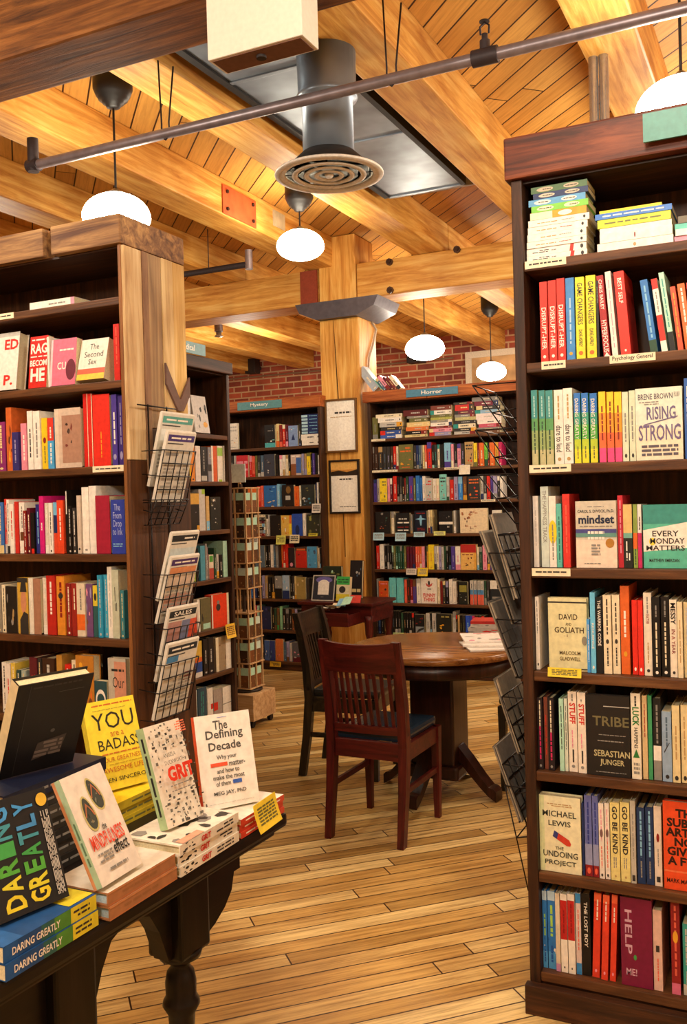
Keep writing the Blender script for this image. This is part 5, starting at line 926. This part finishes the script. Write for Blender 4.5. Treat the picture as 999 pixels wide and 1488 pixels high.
bf=[('b',.16,.93,.95,.965,'#c86a2a',1,0,.06),('b',.16,.885,.8,.90,'#a89a3a',1,0,.05),('t','YOU',.12,.67,.92,.86,'#2e2a20',0,0),('t','are a',.42,.58,.68,.63,'#c8702a',0,0),('t','BADASS',.16,.44,.98,.56,'#2e2a20',0,0),('b',.2,.38,.98,.41,'#c8702a',1,0,.06),('t','YOUR GREATNESS',.16,.305,.96,.355,'#c8702a',0,0),('t','AWESOME LIFE',.16,.19,.96,.245,'#c8702a',0,0),('b',.3,.265,.95,.285,'#c8a82a',1,0,.06),('t','JEN SINCERO',.18,.07,.96,.13,'#2e2a20',0,0)]
standing((-1.30,1.48),70,18,.122,.186,.018,'#ecd83a',bf,[('r',0,0,1,1,'#d8c43a')],'bright yellow paperback with thin black lettering, standing behind the white one',z5)
kb=[('r',.0,.0,.16,1,'#141210'),('r',.165,.02,.17,.98,'#4a4644'),('b',.2,.93,.85,.97,'#3a3634',1,0,.06),('b',.25,.86,.9,.87,'#5a5654',1,0,.3),('e',.56,.42,.62,.46,'#5a5654'),('p',[(.38,.14),(.76,.2),(.80,.37),(.42,.33)],'#4a4442'),('b',.4,.16,.76,.34,'#7a706a',4,0,.2)]
standing((-1.272,1.192),74,-25,.148,.193,.025,'#1a1716',kb,[('r',0,0,1,1,'#d2c096')],'black hardback tilted forward on the tall dark stack, cream page edges on top',z6,True)
o=card(0,0,0,0,'x',-.9655,'#ecd23c','yellow handwritten note hanging over the table edge at the far corner','notes on the display table',lines=4,ink='ol'); o.rotation_euler=(rad(-6),rad(-4),PI/2+TA)
# ------------------------------------------------------------------ chairs
def chair(loc,rz,wx,wz,seatm,label,sc=1):
    o=empty('chair',loc,(0,0,rz),label,'chair')
    hw=.175
    for s in (-1,1):
        x=s*hw
        m=MB(); prof=[(0.0,-.055,.015,.02),(.22,-.02,.018,.022),(.42,.0,.02,.024),(.60,-.012,.02,.022),(.78,-.045,.019,.02),(.885,-.07,.017,.016)]
        vs=[];fs=[]
        for z,y,a,b in prof: vs+=[(x-a,y-b,z),(x+a,y-b,z),(x+a,y+b,z),(x-a,y+b,z)]
        for i in range(len(prof)-1):
            for k in range(4): fs.append((4*i+k,4*i+(k+1)%4,4*i+4+(k+1)%4,4*i+4+k))
        fs+=[(3,2,1,0),tuple(4*(len(prof)-1)+k for k in range(4))]; m.add(vs,fs,wz); m.build('rear_leg',o)
        m=MB(); vs=[];fs=[]
        for z,a in ((0,.013),(.43,.02)):
            vs+=[(x-a,.37-a,z),(x+a,.37-a,z),(x+a,.37+a,z),(x-a,.37+a,z)]
        fs=[(0,1,5,4),(1,2,6,5),(2,3,7,6),(3,0,4,7),(3,2,1,0),(4,5,6,7)]; m.add(vs,fs,wz); m.build('front_leg',o)
        m=MB(); m.box(x-.011,x+.011,.0,.37,.355,.43,wx,.003); m.build('seat_rail',o)
        m=MB(); m.box(x-.009,x+.009,-.01,.37,.215,.24,wx,.003); m.build('stretcher',o)
    m=MB(); m.box(-hw,hw,.358,.382,.36,.43,wx,.003); m.build('seat_rail',o)
    m=MB(); m.box(-hw,hw,-.012,.012,.355,.435,wx,.003); m.build('seat_rail',o)
    def curved(z0,z1,yb0,yb1,bow,th,nm,top_dip=0):
        n=14; vs=[];fs=[]
        for i in range(n+1):
            u=-1+2*i/n; x=u*(hw+.02); bw=bow*(1-u*u); dz=-top_dip*(1-u*u)
            vs+=[(x,yb0-bw,z0),(x,yb0-bw+th,z0),(x,yb1-bw+th,z1+dz),(x,yb1-bw,z1+dz)]
        for i in range(n):
            for k in range(4): fs.append((4*i+k,4*i+(k+1)%4,4*i+4+(k+1)%4,4*i+4+k))
        fs+=[(3,2,1,0),tuple(4*n+k for k in range(4))]
        q=MB(); q.add(vs,fs,wx,False); return q.build(nm,o)
    curved(.745,.885,-.052,-.078,.03,.022,'crest_rail',.014)
    curved(.47,.505,-.012,-.016,.014,.02,'lower_rail')
    for i in range(9):
        u=-1+2*(i+.5)/9; x=u*(hw-.03)
        b0=.014*(1-u*u); b1=.03*(1-u*u)
        q=MB(); q.box(-.0075,.0075,-.0045,.0045,0,1,wz)
        for k,v in enumerate(q.v):
            t=v[2]; q.v[k]=(x+v[0],v[1]-.003-b0*(1-t)-(.042+b1)*t+.004,.50+t*.25)
        q.build('back_slat',o)
    m=MB(); m.box(-hw+.005,hw-.005,.012,.395,.43,.475,seatm,.018); s_=m.build('seat_cushion',o); s_['label']='dark blue vinyl seat pad' if seatm.name.endswith('1d2b3a') else 'dark seat pad'
    return o
vin=mat('#1d2b3a',.25,spec=.5)
chair((-1.715,3.70,0),rad(-1),redwood('x'),redwood('z'),vin,'dark red slat-back wooden chair, its back turned, at the round table')
bw=lambda a:wood('smoked_oak','#15100b','#241c12','#3a2f1c',a,rough=.35,knots=.3,bump=.05)
chair((-2.41,4.60,0),rad(-84),bw('x'),bw('z'),mat('#1f1c18',.35),'near-black slat-back chair seen side on behind the dark red one')
chair((-.98,4.72,0),rad(88),bw('x'),bw('z'),mat('#4a4a2c',.5),'dark chair mostly hidden past the round table by the wire rack')
# ------------------------------------------------------------------ round pedestal table
RTC=(-1.65,4.43)
oak=wood('table_oak','#5a3418','#8a5a2c','#a87a44','x',rough=.22,knots=.5,bump=.05); oakd=wood('table_dark','#1a0c08','#2c140d','#40201a','z',rough=.3,knots=.3,bump=.05)
rt=empty('round_table',(RTC[0],RTC[1],0),(0,0,0),'round brown pedestal table with magazines near its far edge','table')
m=MB(); m.lathe([(0,.712),(.42,.712),(.44,.72),(.444,.732),(.438,.746),(.428,.75),(0,.75)],oak,64); m.build('table_top',rt)
m=MB(); m.lathe([(.40,.64),(.405,.65),(.405,.712),(.39,.712),(.39,.64)],oakd,64); m.build('apron',rt)
m=MB(); m.box(-.115,.115,-.115,.115,.16,.60,oakd,.012); m.box(-.15,.15,-.15,.15,.60,.645,oakd,.01); m.box(-.14,.14,-.14,.14,.10,.17,oakd,.015); m.build('pedestal',rt)
for k in range(4):
    a=rad(-8+90*k); m=MB(); prof=[(.06,.25,.05),(.12,.235,.055),(.18,.17,.05),(.24,.10,.04),(.28,.06,.034),(.305,.052,.04),(.32,.04,.036)]
    vs=[];fs=[]
    for r_,z,w in prof:
        for dx,dz in ((-.5,-1),(.5,-1),(.5,.35),(-.5,.35)): vs.append((r_,dx*.075,max(0,z+dz*w)))
    n=len(prof)
    for i in range(n-1):
        for q in range(4): fs.append((4*i+q,4*i+(q+1)%4,4*i+4+(q+1)%4,4*i+4+q))
    fs+=[(3,2,1,0),tuple(4*(n-1)+q for q in range(4))]
    m.add(vs,fs,oakd,False,Matrix.Rotation(a,4,'Z')); m.build('foot',rt)
def mag(px,py,w,h,t,rz,c,ops,lab,z,nm='magazine'):
    p=onZ(px,py,z); mb=MB(); mb.box(-w/2,w/2,-h/2,h/2,0,t,mat(c,.35),.001); decals(mb,ops,w,h,lambda u,v,e:Vector((-w/2+u*w,-h/2+v*h,t+e)),random.Random(lab))
    o=mb.build(nm,None,(p.x,p.y,z+.001),(0,0,rad(rz))); return tag(o,lab,nm,'reading matter on the round table')
mo=[('n',.05,.05,.95,.9,['lg','pk','gy'],7),('b',.1,.88,.9,.97,'rd',1,0,.2)]
mag(706,940,.21,.28,.008,30,'#e6e0d8',[],'bottom magazine of the pale pile on the round table',.75)
mag(704,934,.21,.28,.010,18,'#ece6de',[],'middle magazine of the pale pile on the round table',.759)
mag(702,928,.21,.28,.008,24,'#efe9e2',mo,'top magazine of the pale pile, pictured cover, on the round table',.770)
bx=onZ(704,926,.75)
cv,pg=bookmesh(.17,.03,.23,'#c9c0b4','flat',[('n',.05,.05,.95,.95,['rd','dk','w'],9)],[('r',0,0,1,1,'#b8afa4'),('n',0,0,1,1,['dk','rd','gy'],9)],(),hard=True); finish('book',cv,pg,(bx.x-.12,bx.y+.10,.751),(0,0,rad(10)),'lower pictured book of the pair behind the pale magazines','reading matter on the round table')
cv,pg=bookmesh(.16,.035,.21,'#c4bdb2','flat',[('r',0,0,1,1,'#b02a20'),('n',.1,.1,.9,.5,['w','dk'],4)],[('r',0,0,.0,1,'rd'),('r',.55,0,1,1,'#b5261e'),('n',0,.0,.5,1,['dk','w','gy'],7)],(),hard=True); finish('book',cv,pg,(bx.x-.11,bx.y+.11,.782),(0,0,rad(10)),'upper red-topped book of the pair behind the pale magazines','reading matter on the round table')
# ------------------------------------------------------------------ small desk before the post
DZ=.70; dk0=onY(434,876,6.42).x; dk1=-2.905
ds_=empty('writing_desk',(0,0,0),(0,0,0),'small red-brown desk with an open drawer in front of the timber post','desk')
rx=redwood('x'); rzz=redwood('z')
m=MB(); m.box(dk0,dk1,6.40,6.88,DZ-.025,DZ,rx,.006); m.build('desk_top',ds_)
m=MB(); m.box(dk0+.02,dk1-.02,6.43,6.86,DZ-.15,DZ-.026,rx,.003); m.build('apron',ds_)
for lx in (dk0+.05,dk1-.05):
    for ly in (6.45,6.83):
        m=MB(); m.lathe([(.015,0),(.02,.05),(.018,.2),(.024,.35),(.03,.40),(.022,.43),(.03,.46),(.033,.56),(.033,.60)],rzz,16,c=(lx,ly)); m.build('leg',ds_)
q0=onY(448,890,6.22).x; q1=onY(507,890,6.22).x
m=MB(); m.box(q0,q1,6.20,6.22,.55,.645,rx,.003); m.box(q0,q0+.015,6.22,6.45,.55,.63,rx); m.box(q1-.015,q1,6.22,6.45,.55,.63,rx); m.box(q0,q1,6.20,6.45,.545,.552,rx); dw=m.build('drawer',ds_); m=MB(); m.lathe([(.0,-.03),(.012,-.026),(.014,-.016),(.007,-.008),(.007,.0)],mat('#7a5a2c',.3,.7),14,M=Matrix.Translation(((q0+q1)/2,6.199,.60))@Matrix.Rotation(-PI/2,4,'X')); m.build('knob',dw)
rg=random.Random(8)
for i in range(5):
    x=q0+.03+(q1-q0-.12)*i/4; c=['w','lg','iv','lb','mi'][i]
    m=MB(); vs=[];fs=[]
    for j in range(5):
        for s in (0,1): vs.append((s*.075,j*.035,.02*math.sin(j*1.1+i)+.01*s*rg.uniform(-1,1)))
    vs+=[(a,b,c_-.0015) for a,b,c_ in vs]
    for j in range(4): fs+=[(2*j,2*j+1,2*j+3,2*j+2),(10+2*j+1,10+2*j,10+2*j+2,10+2*j+3),(2*j,2*j+2,12+2*j,10+2*j),(2*j+1,11+2*j,13+2*j,2*j+3)]
    fs+=[(0,10,11,1),(8,9,19,18)]
    m.add(vs,fs,mat(c,.6)); tag(m.build('paper_sheet',None,(x,6.235,.645+.018*i),(rad(8),rad(rg.uniform(-4,4)),0)),'%s crumpled sheet, %s from left in the open desk drawer'%(cname(c),ordn(i)),'paper','papers in the desk drawer')
def D_(nm): return Row('writing desk',nm,DZ+.001,'y',6.46,'book','books shown on the writing desk',parts=True,depth=.14)
r=D_('top'); r.book('f',452,485,836,'#2d2f44',[('r',0,0,1,1,'#b8b4a8'),('r',.05,.04,.95,.96,'#2d2f3a'),('e',.14,.68,.86,.94,'#6a64a8'),('r',.26,.24,.74,.74,'#e9e4da'),('e',.3,.62,.7,.82,'#e9e4da'),('n',.35,.08,.65,.16,['lg'],2)],tilt=14,t=.012,label='framed dark blue card with a white centre leaning on the desk')
r.book('f',488,507,839,'#d6cfae',[('r',0,.66,1,1,'#3faa50'),('r',0,0,1,.28,'#d8c83a'),('e',.2,.32,.7,.6,'dk'),('b',.1,.72,.9,.92,'dg',2,0,.2)],tilt=10,t=.04,label='green and yellow book leaning beside the framed card on the desk'); r.done()
r=Row('writing desk','back',DZ+.001,'y',6.66,'book','books shown on the writing desk',parts=True,depth=.14); r.book('f',470,497,823,'#2a3426',[('n',.1,.5,.9,.9,['#8a9a4c','mi','ol'],5)],t=.03,label='dark green book standing behind the framed card on the desk'); r.book('f',507,525,815,'#1f1c1e',[('n',.2,.55,.9,.9,['lg','sl'],4),('b',.2,.12,.9,.3,'cr',1,0,.2),('r',0,0,.0,1,'w')],t=.03,tilt=8,label='black book with pale streaks standing by the post on the desk'); r.done()
a=onY(505,842,6.44); m=MB(); m.box(0,.09,0,.003,0,.06,mat('#d8483c',.5)); tag(m.build('price_card',None,(a.x+.02,6.43,DZ+.001),(rad(-20),0,0)),'small red card leaning on the desk by the black book','card')
# ------------------------------------------------------------------ rotating pocket-book tower on a wheeled plinth
lw=wood('ash','#a8845a','#caa678','#dcc096','z',rough=.6); lwx=wood('ash','#a8845a','#caa678','#dcc096','x',rough=.6)
SX,SY=-3.385,5.36
sp_=empty('book_tower',(SX,SY,0),(0,0,rad(0)),'slim revolving tower of small books on a pale wheeled plinth','display')
m=MB(); m.box(-.13,.145,-.15,.14,.045,.22,lwx,.006); m.build('plinth',sp_)
for x in (-.10,.115):
    for y in (-.12,.11):
        m=MB(); m.cyl((x-.012,y,.022),(x+.012,y,.022),.022,mat('#17120f',.5),n=16); m.box(x-.016,x+.016,y-.016,y+.016,.036,.046,mat('#2a2522',.5)); m.build('caster',sp_)
m=MB(); m.cyl((0,0,.22),(0,0,1.62),.012,mat('#3a2a20',.5)); m.build('centre_pole',sp_)
m=MB(); m.lathe([(.0,.22),(.11,.22),(.11,.235),(0,.235)],mat('#2a211c',.5),24); m.build('turntable',sp_)
NT=8; H0=.25; P_=.168; hs=.082
for i in range(NT+1):
    z=H0+i*P_
    m=MB(); m.box(-hs-.012,hs+.012,-hs-.012,hs+.012,z-.008,z,lwx,.002)
    m.build('tray',sp_)
for sx in (-1,0,1):
    for sy in (-1,0,1):
        if (sx,sy)==(0,0): continue
        m=MB(); m.box(sx*hs-.005,sx*hs+.005,sy*hs-.005,sy*hs+.005,H0,H0+NT*P_,lw,.001); m.build('upright',sp_)
for i in range(NT):
    z=H0+i*P_+.001
    if i==3: continue
    for f,(dx,dy,rz) in enumerate(((-.072,-.080,0),(.009,-.080,0),(.080,-.072,PI/2),(.080,.009,PI/2))):
        rr=random.Random(i*7+f); top=rr.choice(['mi','mi','#c4dcd0']); c=rr.choice(['br','#8a6038','db','#5a3c24','#7a4a28'])
        cv,pg=bookmesh(.058,.012,.132,c,'out',[('r',0,.62,1,1,top),('n',.1,.08,.9,.5,['br','tn','#a06a40'],3)],(),(),hard=False,rng=rr,split=False)
        cv.mats and None
        side=['aisle side, left','aisle side, right','table side, left','table side, right'][f]
        o=cv.build('pocket_book',None,(SX+dx,SY+dy,z),(0,0,rz)); tag(o,'small card-topped book, %s, %s tray up the book tower'%(side,ordn(i)),'book','pocket books on the tower')
a=onY(337,680,SY-.10); b=onY(362,702,SY-.10)
m=MB(); m.box(-.008,.01,-.006,.006,0,.06,lw); m.box(-.075,.055,-.012,-.004,.03,.155,mat('#dcecec',.5),.002); o=m.build('header_card',sp_,(-.01,-.0,1.60)); o['label']='pale blue header card'
# ------------------------------------------------------------------ wire newspaper racks
wire=mat('#211c1a',.4,.6); ink='#4a4846'
def grid(o,side,y0,y1,xb,xt,zb,zt,off,ny=5,nz=4,frac=.72):
    """slanted wire pocket; side +1 opens to +x"""
    P=lambda u,v:(xb+(xt-xb)*v+side*off,y0+u*(y1-y0),zb+(zt-zb)*v)
    m=MB(); r=.0021
    for i in range(ny+1): m.tube([P(i/ny,0),P(i/ny,frac)],r,wire,5)
    for j in range(nz+1): m.tube([P(0,frac*j/nz),P(1,frac*j/nz)],r,wire,5)
    wallx=WX[side]
    for u in (0,1): m.tube([P(u,frac),(wallx,P(u,0)[1],P(u,frac)[2])],r,wire,5); m.tube([P(u,0),(wallx,P(u,0)[1],P(u,0)[2])],r,wire,5); m.tube([P(u,frac*.5),(wallx,P(u,0)[1],P(u,frac*.5)[2]+.01)],r,wire,5)
    return m.build('wire_pocket',o)
WX={1:-2.117,-1:-.7235}
def paper(side,y0,y1,xb,xt,zb,zt,t,band,cols,lab,off=0,body='#d6d2c6',hd=None):
    w=y1-y0; mb=MB(); L=math.hypot(xt-xb,zt-zb); ax=Vector((xt-xb,0,zt-zb))/L; nn=Vector((ax.z,0,-ax.x)) if side>0 else Vector((-ax.z,0,ax.x))
    def P(u,v,e): q=Vector((xb,0,zb))+ax*(v*L)+nn*(off+e); return Vector((q.x,(y0+u*w) if side>0 else (y1-u*w),q.z))
    # folded bundle with a rounded fold along its top
    prof=[(0,0),(0,t),(L-.004,t),(L,t*.75),(L+.002,t*.5),(L,t*.25),(L-.004,0)]
    if side<0:
        bm0=[]; rl_=random.Random(lab)
        for k in range(4):
            l1=L*(1-rl_.uniform(0,.05)); s0=rl_.uniform(0,.03)*L; t0=t*k/4; t1=t*(k+.8)/4; mm=mat([body,'#a89c86','#57514a','#8f8472'][k],.8,var=.12)
            c8=[P(y,a/L,b) for y in (0,1) for a in (s0,l1) for b in (t0,t1)]
            mb.add(c8,[(0,1,3,2),(4,6,7,5),(0,4,5,1),(2,3,7,6),(0,2,6,4),(1,5,7,3)],mm)
        prof=[(0,t*.99),(0,t),(L,t),(L,t*.99)]
    vs=[]
    for y in (0,1):
        for a,b in prof: q=P(y,a/L,b); vs.append(q)
    n=len(prof); fs=[tuple(range(n)),tuple(range(2*n-1,n-1,-1))]+[(k,n+k,n+(k+1)%n,(k+1)%n) for k in range(n)]
    bm=bmesh.new(); bv=[bm.verts.new(v) for v in vs]
    for f in fs: bm.faces.new([bv[k] for k in f])
    bmesh.ops.recalc_face_normals(bm,faces=bm.faces); mb.bm(bm,mat(body,.8,var=.06))
    ops=[('r',.04,.86,.96,.95,band)]+([('t',hd,.2,.875,.8,.935,'w')] if hd else [('b',.15,.88,.85,.93,'w',1,0,.15)])+[('r',.05,.82,.6,.835,ink)]
    for (u0,v0,u1,v1,c) in cols: ops.append(('r',u0,v0,u1,v1,c))
    ops.append(('b',.08,.1,.48,.55,'#a8a49a',9,0,.2)); ops.append(('b',.54,.1,.94,.55,'#a8a49a',9,0,.2))
    decals(mb,ops,w,L,lambda u,v,e:P(u,v,t+e),random.Random(lab),.0004,.8)
    o=mb.build('newspaper',None); return tag(o,lab,'newspaper','newspapers in the wire racks')
def rackpaper(TL,TR,BL,xt,xb,t,off,band,cols,lab,body='#d6d2c6',hd=None):
    a=onX(*TL,xt); b=onX(*TR,xt); c=onX(*BL,xb); paper(1,a.y,b.y,xb,xt,c.z,(a.z+b.z)/2,t,band,cols,lab,off,body,hd); return a.y,b.y,c.z,(a.z+b.z)/2
nl=empty('newspaper_rack',(WX[1],2.80,.6),(0,0,0),'black wire newspaper rack hung on the weathered plank end','rack')
def gl(*a,**k):
    o=grid(None,1,*a,**k); o.parent=nl; o.matrix_parent_inverse=Matrix.Translation((-WX[1],-2.80,-.6)); return o
A=rackpaper((233,596),(280,604),(206,706),-2.045,-2.115,.012,0,'#5aa096',[(.05,.62,.95,.78,'#e6e6de')],'newspaper with a green masthead at the top of the plank-end rack')
B=rackpaper((240,623),(281,629),(211,729),-2.018,-2.092,.012,.004,'#4a3a78',[(.06,.66,.5,.7,'gy')],'newspaper with a purple masthead in the top pocket of the plank-end rack')
gl(B[0]-.01,B[1]+.01,-2.072,-2.002,B[2]-.004,B[3],.006)
C_=rackpaper((247,768),(287,774),(217,874),-2.006,-2.08,.012,0,'#2a2a2a',[(.05,.5,.95,.76,'#c4d0d0')],'newspaper with a black masthead, upper one in the second pocket of the plank-end rack')
D2=rackpaper((245,803),(286,807),(219,906),-2.01,-2.085,.012,.004,'#4a2f62',[(.04,.74,.96,.83,'#d28a5c'),(.05,.5,.95,.7,'#dcc8b4'),(.05,.2,.95,.44,'#c99a8a')],'newspaper with a purple and orange masthead in the second pocket of the plank-end rack')
gl(D2[0]-.01,D2[1]+.01,-2.065,-1.995,D2[2]-.004,D2[3],.006)
E2=rackpaper((243,882),(285,876),(223,990),-2.03,-2.10,.012,0,'#2a2a2a',[(.05,.4,.5,.8,'#b98a80'),(.52,.4,.95,.8,'#7a80a0'),(.8,.5,1,.8,'#d8583c')],'newspaper with a boxed black masthead in the third pocket of the plank-end rack',hd='SALES')
gl(E2[0]-.01,E2[1]+.01,-2.08,-2.01,E2[2]-.004,E2[3],.008)
F2=rackpaper((240,936),(285,922),(218,1046),-2.006,-2.08,.012,.004,'#2c2f34',[(.04,.74,.4,.82,'#4a86b8'),(.7,.45,.95,.56,'#7a3a3a')],'newspaper with a dark masthead in the lowest pocket of the plank-end rack')
gl(F2[0]-.01,F2[1]+.01,-2.06,-1.99,F2[2]-.004,F2[3],.006)
a=onX(212,735,-2.09); b=onX(268,775,-2.09); gl(B[0]-.01,B[1]+.01,-2.10,-2.05,a.z-.07,a.z+.03,.0,frac=.9)
m=MB()
for y in (B[0]+.03,B[1]-.03): m.tube([(WX[1]+.003,y,F2[2]-.03),(WX[1]+.003,y,A[3]+.03)],.003,wire,6)
m.tube([(WX[1]+.003,B[0]-.03,A[3]+.025),(WX[1]+.003,B[1]+.03,A[3]+.025)],.003,wire,6); o=m.build('back_rail',nl,(-WX[1],-2.80,-.6))
nr=empty('newspaper_rack',(WX[-1],2.80,.6),(0,0,0),'black wire newspaper rack on the hidden end of the green-signed bookcase','rack')
def gr(a,b,nz=4,frac=.75,dy=.23,ny=4):
    p=onY(*a,2.69); q=onY(*b,2.69); o=grid(None,-1,2.69,2.69+dy,min(q.x,WX[-1]-.006),p.x,q.z,p.z,.006,ny,nz,frac); o.parent=nr; o.matrix_parent_inverse=Matrix.Translation((-WX[-1],-2.80,-.6))
tops=[((702,770),(750,906)),((716,746),(764,872)),((714,872),(757,985)),((723,985),(762,1096)),((722,1083),(768,1196))]
for i,(a,b) in enumerate(tops):
    p=onY(*a,2.70); q=onY(*b,2.70); xb=min(q.x,WX[-1]-.024)
    paper(-1,2.70,2.91,xb,p.x,q.z,p.z,.014,'#3a3a3a',[],'folded newspaper, %s from the top in the rack beside the green-signed bookcase'%['second','highest','third','fourth','lowest'][i],0,['#7d7468','#8c8070','#6f6a62','#867a66','#6a645c'][i])
    gr(a,b)
for a,b in (((690,560),(747,640)),((694,625),(750,705)),((698,690),(752,760)),((737,1142),(775,1295))): gr(a,b,2,1.0,.23,2)
m=MB()
for y in (2.72,2.89): m.tube([(WX[-1]-.003,y,.32),(WX[-1]-.003,y,1.90)],.003,wire,6)
m.build('back_rail',nr,(-WX[-1],-2.80,-.6))
LP=85; EXPO=0.5
# ------------------------------------------------------------------ light
def lamp(x,y,z,p,r=.17,col=(1,.9,.74)):
    l=bpy.data.lights.new('added_light','POINT'); l.energy=p; l.shadow_soft_size=r; l.color=col
    o=bpy.data.objects.new('added_light',l); COL.objects.link(o); o.location=(x,y,z)
for x,y,p in ((-.37,1.6,LP*.45),(-.37,-.5,LP*1.2),(-1.9,-.6,LP),(-3.1,1.7,LP*.5),(1.9,1.0,LP*.5),(2.3,6,LP*.8),(-.37,5.9,LP*.75),(-.37,8.2,LP),(-5.9,5.6,LP*.35),(-5.9,9.5,LP*.5),(-1.2,10.3,LP*.8)): lamp(x,y,2.95,p)  # added point lights filling the room, with no pendants built for them
w=bpy.data.worlds.new('world'); SC.world=w; w.use_nodes=True; bg=w.node_tree.nodes['Background']; bg.inputs[0].default_value=(1,.9,.78,1); bg.inputs[1].default_value=.05
SC.view_settings.view_transform='Standard'; SC.view_settings.look='None'; SC.view_settings.gamma=1; SC.view_settings.exposure=EXPO; SC.view_settings.use_curve_mapping=False
SC.cycles.use_denoising=True; SC.cycles.max_bounces=8; SC.cycles.sample_clamp_indirect=6
